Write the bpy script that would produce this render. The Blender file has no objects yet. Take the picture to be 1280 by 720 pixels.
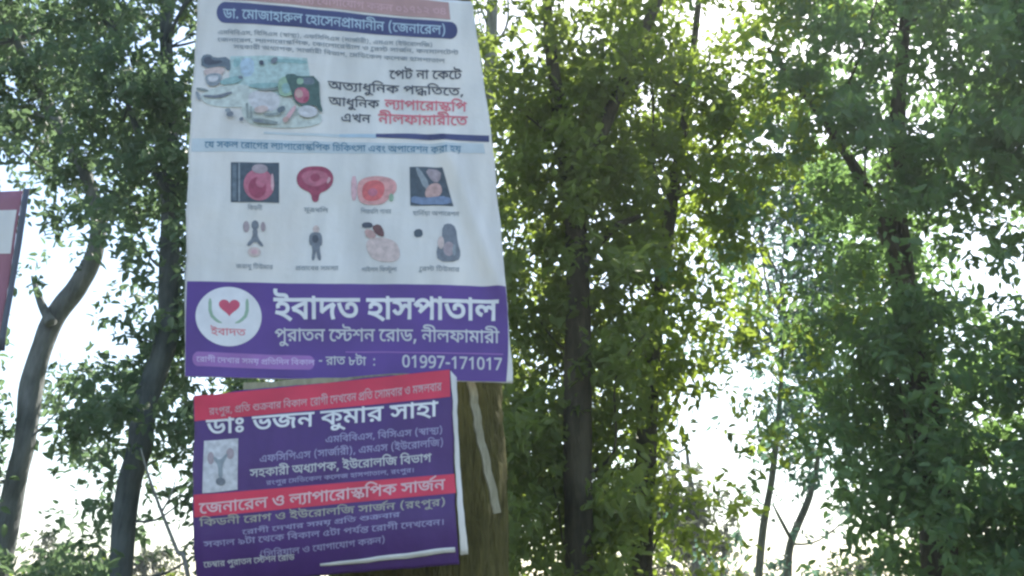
import bpy, math, random
import numpy as np
from mathutils import Vector, geometry, noise

R = math.radians
scene = bpy.context.scene
COL = scene.collection

# ------------------------------------------------------------------ camera, sky, sun, exposure
FPX, PITCH, CAMZ = 1100.0, R(20), 1.6            # focal length in pixels of a 1280 wide picture
cam = bpy.data.cameras.new("camera")
cam.sensor_width = 36
cam.lens = 36 * FPX / 1280
cam.clip_start, cam.clip_end = 0.05, 2000
cam_o = bpy.data.objects.new("camera", cam); COL.objects.link(cam_o)
cam_o.location = (0, 0, CAMZ)
cam_o.rotation_euler = (R(90) + PITCH, 0, 0)
scene.camera = cam_o

SUN_EL, SUN_AZ = R(50), R(27)                    # azimuth from +Y towards +X
world = bpy.data.worlds.new("World"); scene.world = world
world.use_nodes = True
wn = world.node_tree.nodes; wl = world.node_tree.links
sky = wn.new("ShaderNodeTexSky"); sky.sky_type = 'NISHITA'; sky.sun_disc = False
sky.sun_elevation = SUN_EL; sky.sun_rotation = SUN_AZ
sky.air_density = 1.2; sky.dust_density = 1.6; sky.ozone_density = 1.0
wl.new(sky.outputs[0], wn["Background"].inputs[0])
wn["Background"].inputs[1].default_value = 0.15
sun = bpy.data.lights.new("sun", 'SUN'); sun.energy = 5.0; sun.angle = R(0.5); sun.color = (1, 0.95, 0.86)
sun_o = bpy.data.objects.new("sun", sun); COL.objects.link(sun_o)
sd = Vector((math.sin(SUN_AZ) * math.cos(SUN_EL), math.cos(SUN_AZ) * math.cos(SUN_EL), math.sin(SUN_EL)))
sun_o.rotation_euler = sd.to_track_quat('Z', 'Y').to_euler()
sun_o.location = sd * 50
vs = scene.view_settings
vs.view_transform = 'Standard'; vs.look = 'None'; vs.gamma = 1; vs.use_curve_mapping = False
vs.exposure = 1.4
scene.cycles.filter_width = 2.6
HAZE = 0.0017

# ------------------------------------------------------------------ helpers
CP, SP = math.cos(PITCH), math.sin(PITCH)
def ray(px, py):
    a = (px - 640) / FPX; b = (360 - py) / FPX
    return Vector((a, CP - b * SP, SP + b * CP))
def at(px, py, Y):
    d = ray(px, py)
    return Vector((0, 0, CAMZ)) + d * (Y / d.y)

def link(name, me, parent=None):
    o = bpy.data.objects.new(name, me); COL.objects.link(o)
    if parent is not None: o.parent = parent
    return o
def empty(name, label, cat, group=None):
    o = bpy.data.objects.new(name, None); COL.objects.link(o)
    o.empty_display_size = 0.1
    o["label"] = label; o["category"] = cat
    if group: o["group"] = group
    return o
def tag(o, label, cat, group=None):
    o["label"] = label; o["category"] = cat
    if group: o["group"] = group
def mesh_obj(name, verts, faces, mat, parent=None, smooth=False):
    me = bpy.data.meshes.new(name)
    me.from_pydata([tuple(v) for v in verts], [], faces)
    me.materials.append(mat)
    if smooth: me.polygons.foreach_set("use_smooth", [True] * len(me.polygons))
    me.update()
    return link(name, me, parent)

def new_mat(name):
    m = bpy.data.materials.new(name); m.use_nodes = True
    nt = m.node_tree
    return m, nt, nt.nodes["Principled BSDF"]
def ink(name, col, rough=0.45, var=0.08, scale=14, spec=0.35):
    m, nt, b = new_mat(name)
    n = nt.nodes.new("ShaderNodeTexNoise"); n.inputs["Scale"].default_value = scale; n.inputs["Detail"].default_value = 6
    tc = nt.nodes.new("ShaderNodeTexCoord"); nt.links.new(tc.outputs["Object"], n.inputs["Vector"])
    r = nt.nodes.new("ShaderNodeValToRGB")
    r.color_ramp.elements[0].position = 0.3; r.color_ramp.elements[1].position = 0.7
    r.color_ramp.elements[0].color = [max(0, c * (1 - var)) for c in col] + [1]
    r.color_ramp.elements[1].color = [min(1, c * (1 + var)) for c in col] + [1]
    nt.links.new(n.outputs[0], r.inputs[0]); nt.links.new(r.outputs[0], b.inputs["Base Color"])
    b.inputs["Roughness"].default_value = rough
    b.inputs["Specular IOR Level"].default_value = spec
    return m
def bark(name, dark, light, scale=6.0, bump=0.6):
    m, nt, b = new_mat(name)
    tc = nt.nodes.new("ShaderNodeTexCoord")
    mp = nt.nodes.new("ShaderNodeMapping"); mp.inputs["Scale"].default_value = (scale, scale, scale * 0.22)
    nt.links.new(tc.outputs["Object"], mp.inputs[0])
    n = nt.nodes.new("ShaderNodeTexNoise"); n.inputs["Scale"].default_value = 2.2; n.inputs["Detail"].default_value = 9; n.inputs["Roughness"].default_value = 0.65
    nt.links.new(mp.outputs[0], n.inputs["Vector"])
    v = nt.nodes.new("ShaderNodeTexVoronoi"); v.feature = 'DISTANCE_TO_EDGE'; v.inputs["Scale"].default_value = 3.0
    nt.links.new(mp.outputs[0], v.inputs["Vector"])
    n2 = nt.nodes.new("ShaderNodeTexNoise"); n2.inputs["Scale"].default_value = 2.5; n2.inputs["Detail"].default_value = 4
    nt.links.new(tc.outputs["Object"], n2.inputs["Vector"])
    mx = nt.nodes.new("ShaderNodeMath"); mx.operation = 'MULTIPLY_ADD'
    nt.links.new(n2.outputs[0], mx.inputs[0]); mx.inputs[1].default_value = 0.7
    nt.links.new(n.outputs[0], mx.inputs[2])
    r = nt.nodes.new("ShaderNodeValToRGB")
    r.color_ramp.elements[0].position = 0.6; r.color_ramp.elements[1].position = 1.05
    r.color_ramp.elements[0].color = list(dark) + [1]; r.color_ramp.elements[1].color = list(light) + [1]
    nt.links.new(mx.outputs[0], r.inputs[0]); nt.links.new(r.outputs[0], b.inputs["Base Color"])
    b.inputs["Roughness"].default_value = 0.9; b.inputs["Specular IOR Level"].default_value = 0.15
    ad = nt.nodes.new("ShaderNodeMath"); ad.operation = 'MULTIPLY_ADD'
    nt.links.new(v.outputs[0], ad.inputs[0]); ad.inputs[1].default_value = 0.8; nt.links.new(n.outputs[0], ad.inputs[2])
    bp = nt.nodes.new("ShaderNodeBump"); bp.inputs["Strength"].default_value = bump; bp.inputs["Distance"].default_value = 0.03
    nt.links.new(ad.outputs[0], bp.inputs["Height"]); nt.links.new(bp.outputs[0], b.inputs["Normal"])
    return m
def leaf_mat(name, c1, c2, tcol, tfac=0.45):
    m, nt, b = new_mat(name)
    g = nt.nodes.new("ShaderNodeNewGeometry")
    r = nt.nodes.new("ShaderNodeValToRGB")
    r.color_ramp.elements[0].color = list(c1) + [1]; r.color_ramp.elements[1].color = list(c2) + [1]
    nt.links.new(g.outputs["Random Per Island"], r.inputs[0])
    nt.links.new(r.outputs[0], b.inputs["Base Color"])
    b.inputs["Roughness"].default_value = 0.5; b.inputs["Specular IOR Level"].default_value = 0.3
    t = nt.nodes.new("ShaderNodeBsdfTranslucent"); t.inputs[0].default_value = list(tcol) + [1]
    mix = nt.nodes.new("ShaderNodeMixShader"); mix.inputs[0].default_value = tfac
    nt.links.new(b.outputs[0], mix.inputs[1]); nt.links.new(t.outputs[0], mix.inputs[2])
    nt.links.new(mix.outputs[0], nt.nodes["Material Output"].inputs[0])
    return m

def tube(path, radii, seg=14, rough=0.06, seed=0, sub=5, nscale=3.0):
    """tapered, slightly lumpy tube along a path (Catmull-Rom), closed at both ends"""
    P = [Vector(p) for p in path]
    pts, rad = [], []
    for i in range(len(P) - 1):
        p0 = P[max(i - 1, 0)]; p1 = P[i]; p2 = P[i + 1]; p3 = P[min(i + 2, len(P) - 1)]
        for k in range(sub):
            t = k / sub
            pts.append(0.5 * ((2 * p1) + (p2 - p0) * t + (2 * p0 - 5 * p1 + 4 * p2 - p3) * t * t + (3 * p1 - p0 - 3 * p2 + p3) * t ** 3))
            rad.append(radii[i] * (1 - t) + radii[i + 1] * t)
    pts.append(P[-1]); rad.append(radii[-1])
    V, F = [], []
    ref = Vector((1, 0.13, 0))
    for i, p in enumerate(pts):
        t = (pts[min(i + 1, len(pts) - 1)] - pts[max(i - 1, 0)]).normalized()
        if abs(t.x) > 0.95: ref = Vector((0.1, 1, 0.1))
        a = (ref - t * ref.dot(t)).normalized(); b = t.cross(a); ref = a
        for k in range(seg):
            an = 2 * math.pi * k / seg
            d = a * math.cos(an) + b * math.sin(an)
            q = p + d * rad[i]
            n = noise.noise(Vector((q.x * nscale, q.y * nscale, q.z * nscale * 0.35)) + Vector((seed * 7.1, 0, 0)))
            n += 0.5 * noise.noise(Vector((q.x * nscale * 3, q.y * nscale * 3, q.z * nscale * 0.8)) + Vector((seed * 3.3, 5, 0)))
            V.append(p + d * rad[i] * (1 + rough * 2 * n))
    n = len(pts)
    for i in range(n - 1):
        for k in range(seg):
            k2 = (k + 1) % seg
            F.append((i * seg + k, i * seg + k2, (i + 1) * seg + k2, (i + 1) * seg + k))
    F.append(tuple(range(seg - 1, -1, -1))); F.append(tuple((n - 1) * seg + k for k in range(seg)))
    return V, F

# ------------------------------------------------------------------ materials
M = {}
M['vinyl'] = None
def vinyl(name, col, tr=0.12):
    m = ink(name, col, rough=0.42, var=0.13, scale=3.0)
    n_ = [q for q in m.node_tree.nodes if q.type == 'TEX_NOISE'][0]; tc_ = [q for q in m.node_tree.nodes if q.type == 'TEX_COORD'][0]
    mp_ = m.node_tree.nodes.new("ShaderNodeMapping"); mp_.inputs["Scale"].default_value = (3.0, 3.0, 0.5)
    m.node_tree.links.new(tc_.outputs["Object"], mp_.inputs[0]); m.node_tree.links.new(mp_.outputs[0], n_.inputs["Vector"])
    bn = m.node_tree.nodes.new("ShaderNodeTexNoise"); bn.inputs["Scale"].default_value = 9; bn.inputs["Detail"].default_value = 3
    m.node_tree.links.new(tc_.outputs["Object"], bn.inputs["Vector"])
    bp_ = m.node_tree.nodes.new("ShaderNodeBump"); bp_.inputs["Strength"].default_value = 0.35; bp_.inputs["Distance"].default_value = 0.02
    m.node_tree.links.new(bn.outputs[0], bp_.inputs["Height"]); m.node_tree.links.new(bp_.outputs[0], m.node_tree.nodes["Principled BSDF"].inputs["Normal"])
    nt = m.node_tree; b = nt.nodes["Principled BSDF"]
    t = nt.nodes.new("ShaderNodeBsdfTranslucent"); t.inputs[0].default_value = list(col) + [1]
    mix = nt.nodes.new("ShaderNodeMixShader"); mix.inputs[0].default_value = tr
    nt.links.new(b.outputs[0], mix.inputs[1]); nt.links.new(t.outputs[0], mix.inputs[2])
    nt.links.new(mix.outputs[0], nt.nodes["Material Output"].inputs[0])
    return m
M['white_vinyl'] = vinyl('white_vinyl', (0.74, 0.73, 0.72))
M['violet_vinyl'] = vinyl('violet_vinyl', (0.085, 0.038, 0.18), 0.05)
M['maroon_vinyl'] = vinyl('maroon_vinyl', (0.34, 0.15, 0.20), 0.1)
for k, c in dict(
    iceblue=(0.56, 0.63, 0.68), white=(0.80, 0.80, 0.84), offwhite=(0.62, 0.62, 0.66), purple=(0.122, 0.06, 0.285), lilac=(0.36, 0.17, 0.48), palelilac=(0.66, 0.52, 0.80),
    navy=(0.075, 0.085, 0.20), grey=(0.30, 0.34, 0.38), midgrey=(0.20, 0.22, 0.26), darkgrey=(0.09, 0.10, 0.13), black=(0.06, 0.06, 0.09),
    red=(0.70, 0.05, 0.11), redtext=(0.72, 0.20, 0.25), heart=(0.62, 0.10, 0.17), pinkstrip=(0.50, 0.31, 0.30), palepink=(0.66, 0.42, 0.46),
    rose=(0.78, 0.52, 0.56), blue=(0.13, 0.26, 0.38), paleblue=(0.45, 0.58, 0.70), steelblue=(0.20, 0.27, 0.42), teal=(0.47, 0.61, 0.61), teal2=(0.30, 0.47, 0.48),
    organ=(0.36, 0.075, 0.13), organ2=(0.52, 0.17, 0.24), organ3=(0.68, 0.16, 0.17), organ4=(0.70, 0.36, 0.36), slate=(0.085, 0.11, 0.14), slate2=(0.16, 0.20, 0.24),
    skin=(0.55, 0.36, 0.34), skin2=(0.62, 0.50, 0.48), brown=(0.17, 0.085, 0.085), green=(0.33, 0.48, 0.36), cap=(0.09, 0.15, 0.14), yellowgrey=(0.42, 0.40, 0.36),
    dimviolet=(0.27, 0.24, 0.45), violettext=(0.38, 0.35, 0.58), mauve=(0.40, 0.33, 0.36), gown=(0.58, 0.64, 0.62), linegrey=(0.27, 0.31, 0.31)).items():
    M[k] = ink('print_' + k, [q * 0.9 for q in c])
    if k in ('red', 'purple', 'navy'): M[k] = ink('print_' + k, [q * 0.9 for q in c], var=0.18, scale=4)
    M['pic_' + k] = ink('picture_' + k, [q * 0.9 for q in c], var=0.2, scale=45)

# ------------------------------------------------------------------ ground
def ground():
    n = 40; V = []; F = []
    for j in range(n + 1):
        for i in range(n + 1):
            x = (i / n - 0.5); y = (j / n - 0.5)
            X = math.copysign(abs(2 * x) ** 2.5, x) * 160; Yy = math.copysign(abs(2 * y) ** 2.5, y) * 160
            V.append((X, Yy, 0.04 * noise.noise(Vector((X * .3, Yy * .3, 0))) - 0.02))
    for j in range(n):
        for i in range(n):
            F.append((j * (n + 1) + i, j * (n + 1) + i + 1, (j + 1) * (n + 1) + i + 1, (j + 1) * (n + 1) + i))
    m, nt, b = new_mat("earth_and_grass")
    tc = nt.nodes.new("ShaderNodeTexCoord")
    a = nt.nodes.new("ShaderNodeTexNoise"); a.inputs["Scale"].default_value = 0.6; a.inputs["Detail"].default_value = 10
    nt.links.new(tc.outputs["Object"], a.inputs["Vector"])
    r = nt.nodes.new("ShaderNodeValToRGB")
    r.color_ramp.elements[0].position = 0.4; r.color_ramp.elements[1].position = 0.6
    r.color_ramp.elements[0].color = (0.04, 0.06, 0.02, 1); r.color_ramp.elements[1].color = (0.12, 0.10, 0.07, 1)
    nt.links.new(a.outputs[0], r.inputs[0]); nt.links.new(r.outputs[0], b.inputs["Base Color"]); b.inputs["Roughness"].default_value = 0.95
    o = mesh_obj("ground", V, F, m, None, True); o["kind"] = "structure"
ground()

# thin haze added to lift the dark foliage, in place of lens veil
def haze():
    x0, x1, y0, y1, z0, z1 = -163, 163, -163, 163, -1.2, 17
    V = [(x, y, z) for z in (z0, z1) for y in (y0, y1) for x in (x0, x1)]
    F = [(0, 2, 3, 1), (4, 5, 7, 6), (0, 1, 5, 4), (2, 6, 7, 3), (0, 4, 6, 2), (1, 3, 7, 5)]
    m = bpy.data.materials.new("added_haze"); m.use_nodes = True
    nt = m.node_tree; nt.nodes.clear()
    out = nt.nodes.new("ShaderNodeOutputMaterial"); v = nt.nodes.new("ShaderNodeVolumePrincipled")
    v.inputs["Color"].default_value = (0.90, 0.95, 1.0, 1); v.inputs["Density"].default_value = HAZE; v.inputs["Anisotropy"].default_value = 0.35
    nt.links.new(v.outputs[0], out.inputs["Volume"])
    o = mesh_obj("haze", V, F, m); o["kind"] = "stuff"
haze()

# ------------------------------------------------------------------ trees
# leaf cover of the view, 40 pixel cells, rows from the top of the photograph
COVER = """98997766666666645667862689899999
99986566666666655768896456799679
89998866666666689999998988776799
98999966666666689999998999986799
78998866666666689999997797678999
55787866666666689899988899999989
56586866666666688899978799999768
33465866666666688978968647899547
12245766666666689858787688999646
01124766666666698998766647888866
00135866666666687998865648899888
11356866666666686989854566999989
25676766666666699997831467889978
25775666666666699999840256779988
02454366666666699998853245588967
00142266666666699998875222699999
00333166666666698897786211467999
67762166666666697797676222457899""".split()
COVER = np.array([[int(c) for c in r] for r in COVER], float) / 10
for r0, r1, c0, c1, dlt in ((9, 14, 23, 27, -.12), (13, 15, 21, 23, .1), (11, 14, 1, 5, -.1), (6, 10, 29, 32, .1), (1, 4, 27, 30, .1), (2, 6, 22, 24, .05), (7, 10, 24, 26, .05), (0, 2, 15, 17, .1), (5, 9, 0, 4, .05), (10, 16, 29, 32, .04)):
    COVER[r0:r1, c0:c1] = np.clip(COVER[r0:r1, c0:c1] - dlt, 0, 0.9)
rng = np.random.default_rng(11)
def bilin(g, x, y):
    x = np.clip(x, 0, g.shape[1] - 1.001); y = np.clip(y, 0, g.shape[0] - 1.001)
    i = x.astype(int); j = y.astype(int); u = x - i; v = y - j
    return g[j, i] * (1 - u) * (1 - v) + g[j, i + 1] * u * (1 - v) + g[j + 1, i] * (1 - u) * v + g[j + 1, i + 1] * u * v
def cover(px, py):
    return bilin(COVER, px / 40 - 0.5, py / 40 - 0.5)

def leaves_mesh(name, centres, dirs, size, mat, parent, seed=0, kind=None):
    """one small folded leaf per row of centres"""
    r = np.random.default_rng(seed)
    n = len(centres)
    d = dirs + r.normal(0, 0.55, (n, 3)); d[:, 2] -= 0.35
    d /= np.linalg.norm(d, axis=1)[:, None]
    up = r.normal(0, 0.6, (n, 3)); up[:, 2] += 0.8
    s = np.cross(d, up); s /= np.linalg.norm(s, axis=1)[:, None] + 1e-9
    nn = np.cross(s, d)
    L = size * r.uniform(0.55, 1.35, n)[:, None]; W = L * r.uniform(0.20, 0.29, n)[:, None]
    base = centres
    fold = nn * W * 0.35
    lo = base + d * L * 0.28; hi = base + d * L * 0.66
    V = np.stack([base, lo + s * W * 0.92 + fold, hi + s * W * 0.78 + fold * 0.6, base + d * L - nn * L * 0.10,
                  hi - s * W * 0.78 + fold * 0.6, lo - s * W * 0.92 + fold], 1).reshape(-1, 3)
    me = bpy.data.meshes.new(name)
    me.vertices.add(6 * n); me.vertices.foreach_set("co", V.astype(np.float32).ravel())
    idx = np.arange(n)[:, None] * 6 + np.array([0, 1, 2, 3, 0, 3, 4, 5])
    me.loops.add(8 * n); me.loops.foreach_set("vertex_index", idx.astype(np.int32).ravel())
    me.polygons.add(2 * n); me.polygons.foreach_set("loop_start", np.arange(0, 8 * n, 4, dtype=np.int32))
    me.polygons.foreach_set("loop_total", np.full(2 * n, 4, np.int32))
    me.materials.append(mat); me.update(calc_edges=True)
    return link(name, me, parent)

def sprays(P, per, spread, r):
    """turn twig points into leaf bases and directions"""
    n = len(P)
    tw = r.normal(0, 1, (n, 3)); tw[:, 2] *= 0.6; tw /= np.linalg.norm(tw, axis=1)[:, None]
    t = r.uniform(-0.5, 0.5, (n, per))
    c = P[:, None, :] + tw[:, None, :] * t[:, :, None] * spread + r.normal(0, spread * 0.13, (n, per, 3))
    side = r.normal(0, 1, (n, per, 3)) * 0.8 + tw[:, None, :] * 0.7
    return c.reshape(-1, 3), side.reshape(-1, 3)

BK_GREY = bark('bark_grey', (0.10, 0.10, 0.09), (0.27, 0.27, 0.24))
BK_VEIL = bark('bark_veiled', (0.11, 0.12, 0.12), (0.25, 0.26, 0.26))  # glare over the left trunk put into its bark colour
BK_DARK = bark('bark_dark', (0.035, 0.032, 0.022), (0.11, 0.10, 0.07))
BK_SLATE = bark('bark_slate', (0.045, 0.055, 0.055), (0.12, 0.135, 0.13))
BK_OLIVE = bark('bark_olive', (0.045, 0.042, 0.012), (0.12, 0.11, 0.036), scale=15, bump=1.0)
LF_MID = leaf_mat('leaf_mid_green', (0.07, 0.125, 0.035), (0.15, 0.20, 0.055), (0.36, 0.48, 0.06), 0.5)
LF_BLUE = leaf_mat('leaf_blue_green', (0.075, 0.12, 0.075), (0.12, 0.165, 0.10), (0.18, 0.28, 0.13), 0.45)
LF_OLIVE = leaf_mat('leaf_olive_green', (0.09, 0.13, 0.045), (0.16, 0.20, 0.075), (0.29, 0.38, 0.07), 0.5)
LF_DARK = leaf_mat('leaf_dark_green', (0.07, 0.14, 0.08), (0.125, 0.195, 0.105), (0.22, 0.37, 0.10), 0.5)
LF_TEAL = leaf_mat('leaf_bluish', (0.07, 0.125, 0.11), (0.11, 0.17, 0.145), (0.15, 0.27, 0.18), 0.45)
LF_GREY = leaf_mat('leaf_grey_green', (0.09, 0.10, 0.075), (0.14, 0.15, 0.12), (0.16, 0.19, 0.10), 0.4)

# name, label, centre px, sigma px, distance, depth spread, leaf size, leaf material, bark, rows it may grow in, trunks: [(pixel path), (pixel widths)]
TREES = [
 ("leaning_tree", "leaning tree with veil-paled bark and a forked trunk beside the maroon sign", 40, 125, 10.5, 1.1, 0.12, LF_BLUE, BK_VEIL, (-9, 19),
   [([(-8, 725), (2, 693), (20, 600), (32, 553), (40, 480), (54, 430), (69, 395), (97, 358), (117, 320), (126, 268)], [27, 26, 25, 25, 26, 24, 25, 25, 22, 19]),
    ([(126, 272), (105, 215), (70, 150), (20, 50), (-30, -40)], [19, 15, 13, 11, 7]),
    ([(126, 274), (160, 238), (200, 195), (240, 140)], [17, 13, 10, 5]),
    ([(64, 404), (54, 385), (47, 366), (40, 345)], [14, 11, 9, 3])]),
 ("straight_tree", "straight dark trunked tree close to the left edge of the hospital banner", 200, 95, 9.0, 1.0, 0.115, LF_BLUE, BK_SLATE, (-9, 19),
   [([(150, 725), (155, 650), (163, 600), (175, 560), (184, 500), (206, 430), (212, 340), (213, 200), (208, 60), (206, -120)], [24, 26, 28, 29, 29, 27, 25, 21, 17, 11]),
    ([(212, 260), (190, 200), (160, 130), (150, 40)], [13, 10, 7, 4])]),
 ("background_tree", "slim grey trunked tree rising behind the right edge of the hospital banner", 500, 150, 11.0, 1.2, 0.125, LF_OLIVE, BK_GREY, (-9, 19),
   [([(560, 725), (590, 480), (604, 250), (614, 60), (618, -120)], [30, 26, 20, 17, 11])]),
 ("thick_tree", "dark tree with a thick upright trunk just right of the banners", 705, 90, 8.2, 0.9, 0.115, LF_OLIVE, BK_DARK, (-9, 19),
   [([(724, 725), (722, 600), (722, 450), (722, 320), (710, 200), (690, 80), (680, -60)], [34, 33, 33, 31, 26, 18, 9]),
    ([(722, 250), (752, 165), (792, 70), (826, -10), (850, -80)], [24, 20, 17, 14, 8]),
    ([(728, 330), (760, 290), (800, 270)], [18, 12, 6])]),
 ("slender_tree", "slender tree with a greyish trunk between the thick dark tree and the white gap", 870, 95, 9.6, 1.0, 0.115, LF_MID, BK_DARK, (-9, 19),
   [([(800, 725), (806, 600), (812, 480), (824, 380), (840, 250), (860, 120), (880, -60)], [30, 26, 22, 19, 16, 11, 7])]),
 ("spreading_tree", "big dark green tree filling the view right of the bluish sapling", 1120, 120, 9.4, 1.2, 0.12, LF_DARK, BK_DARK, (-9, 19),
   [([(1176, 725), (1168, 600), (1150, 460), (1128, 340), (1120, 200), (1130, 40), (1140, -120)], [38, 36, 33, 28, 22, 16, 10]),
    ([(1134, 370), (1090, 250), (1030, 150), (960, 60)], [22, 16, 11, 6])]),
 ("edge_tree", "very dark leafy tree at the right border of the view", 1330, 110, 8.0, 1.0, 0.12, LF_DARK, BK_DARK, (-9, 19),
   [([(1320, 725), (1318, 500), (1310, 260), (1300, 60), (1290, -120)], [46, 42, 36, 26, 14])]),
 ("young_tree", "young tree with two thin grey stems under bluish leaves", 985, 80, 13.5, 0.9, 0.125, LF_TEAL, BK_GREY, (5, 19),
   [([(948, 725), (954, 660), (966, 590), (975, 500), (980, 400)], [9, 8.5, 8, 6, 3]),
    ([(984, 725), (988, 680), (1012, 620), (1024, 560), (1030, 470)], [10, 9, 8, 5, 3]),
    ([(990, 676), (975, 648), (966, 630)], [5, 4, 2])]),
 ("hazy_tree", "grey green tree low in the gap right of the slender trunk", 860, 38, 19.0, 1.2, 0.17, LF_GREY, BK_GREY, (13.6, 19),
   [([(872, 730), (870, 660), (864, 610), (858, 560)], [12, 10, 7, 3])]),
]
CXS = np.array([t[2] for t in TREES], float); SIG = np.array([t[3] for t in TREES], float)
X0, X1, Y0, Y1 = -420, 1700, -420, 725
POOL = 9
def make_foliage():
    per_tree = [[] for _ in TREES]
    cell = 10.0
    gx, gy = np.meshgrid(np.arange(X0, X1, cell), np.arange(Y0, Y1, cell))
    gx = gx.ravel() + cell / 2; gy = gy.ravel() + cell / 2
    c = cover(gx, gy)
    out = (gx < 0) | (gx > 1280) | (gy < 0)
    c = np.where(out, np.clip(c, 0.55, 0.8), c)
    c = np.interp(c, [0, .1, .2, .3, .4, .5, .6, .7, .8, .9], [0, .04, .12, .27, .44, .58, .71, .86, .955, .985])
    c = np.where((gy < -60) & (gx > 760) & (gx < 1180), 0.12, np.where(gy < -200, 0.4, c))  # unseen crown tops thinned so sun reaches the leaves in view
    tau = -np.log(1 - np.clip(c, 0, 0.985)) * 1.35
    nz = np.array([noise.noise(Vector((x / 34, y / 34, 3.3))) + 0.6 * noise.noise(Vector((x / 15, y / 15, 8.1))) for x, y in zip(gx, gy)])
    tau *= np.exp(np.clip(nz, -1, 1) * 1.1)
    # owners
    w = np.exp(-((gx[:, None] - CXS) / SIG) ** 2) + 1e-12
    row = gy[:, None] / 40
    lo = np.array([t[9][0] for t in TREES]); hi = np.array([t[9][1] for t in TREES])
    w *= ((row >= lo + 0 * row) & (row <= hi)) | ((lo < -5) & (row < 0))
    w[:, 8] *= 4
    w /= w.sum(1)[:, None]
    for k, t in enumerate(TREES):
        Y, size = t[4], t[6]
        dist = Y / 0.95
        A = (cell / FPX * dist) ** 2
        a = size * size * 0.245 * 0.98 * 0.55
        n = tau * w[:, k] * A / a / POOL
        cnt = rng.poisson(n)
        px = np.repeat(gx, cnt) + rng.uniform(-cell / 2, cell / 2, cnt.sum())
        py = np.repeat(gy, cnt) + rng.uniform(-cell / 2, cell / 2, cnt.sum())
        lump = np.array([noise.noise(Vector((x / 75, y / 42, 1.7 * k))) + 0.5 * noise.noise(Vector((x / 30, y / 20, 4 + k))) for x, y in zip(px, py)])
        yy = Y + 1.9 * t[5] * lump + rng.normal(0, 0.3, len(px))
        # trunks stand clear of most leaves
        for (xa, ya, xb, yb, hw) in ((722, 380, 724, 725, 24), (824, 400, 804, 600, 15), (60, 420, 0, 700, 18), (208, 420, 152, 725, 18)):
            tx = xa + (xb - xa) * (py - ya) / (yb - ya)
            hit = (py > ya) & (py < yb) & (np.abs(px - tx) < hw) & (rng.random(len(px)) < 0.85)
            yy = np.where(hit, np.maximum(yy, Y + 0.5 + np.abs(yy - Y)), yy)
        a_ = (px - 640) / FPX; b_ = (360 - py) / FPX
        d = np.stack([a_, CP - b_ * SP, SP + b_ * CP], 1)
        P = d * (yy / d[:, 1])[:, None]; P[:, 2] += CAMZ
        per_tree[k] = P[P[:, 2] > 0.15]
    return per_tree
FOL = make_foliage()
total = 0
for k, (name, label, cx, sg, Y, dsp, size, lm, bm, rows, stems) in enumerate(TREES):
    root = empty(name, label, "tree")
    r = np.random.default_rng(100 + k)
    trunk_pts = []
    for si, (path, wid) in enumerate(stems):
        pts = [at(x, y, Y + 0.25 * math.sin(2.1 * si + 0.01 * y) * (si > 0)) for x, y in path]
        rad = [w / 2 / FPX * (Y / 0.95) for w in wid]
        if path[0][1] > 715:
            b = pts[0]; dirv = (pts[0] - pts[1]); f = b.z / max(1e-3, -dirv.z)
            foot = b + dirv * min(f, 12) * 0.9; foot.z = -0.1
            mid = (b + foot) / 2
            pts = [foot, mid] + pts; rad = [rad[0] * 1.5, rad[0] * 1.1] + rad
            if si == 0: root.location = (foot.x, foot.y, 0)
        V, F = tube(pts, rad, seg=16, rough=0.07, seed=k * 5 + si, sub=7)
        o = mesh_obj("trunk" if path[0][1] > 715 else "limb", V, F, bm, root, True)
        trunk_pts += pts[1:]
        o.matrix_parent_inverse = root.matrix_world.inverted()
    bpy.context.view_layer.update()
    P = FOL[k]
    # thin boughs that run from the trunk into the crown
    cand = P[r.permutation(len(P))[:26]] if len(P) > 10 else P
    TP = [p for p in trunk_pts]
    for bi, q in enumerate(cand):
        q = Vector(q)
        s = min(TP, key=lambda p: (p - q).length + (3 if p.z > q.z - 0.1 else 0))
        L = (q - s).length
        if L < 0.5 or L > 2.8: continue
        m1 = s.lerp(q, 0.35) + Vector((0, 0, -0.08 * L)) + Vector(r.normal(0, 0.05 * L, 3)); m2 = s.lerp(q, 0.7) + Vector((0, 0, 0.06 * L)) + Vector(r.normal(0, 0.05 * L, 3))
        r0 = min(0.028, 0.007 + 0.008 * L)
        V, F = tube([s, m1, m2, q], [r0, r0 * 0.7, r0 * 0.45, 0.004], seg=8, rough=0.05, seed=bi, sub=4)
        mesh_obj("bough", V, F, bm, root, True)
    C, D = sprays(P, POOL, 0.30, r)
    total += len(C)
    leaves_mesh("crown", C, D, size, lm, root, seed=k)
    for ch in root.children:
        ch.matrix_parent_inverse.identity()
        ch.location = -root.location
print("leaves", total)

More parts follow.
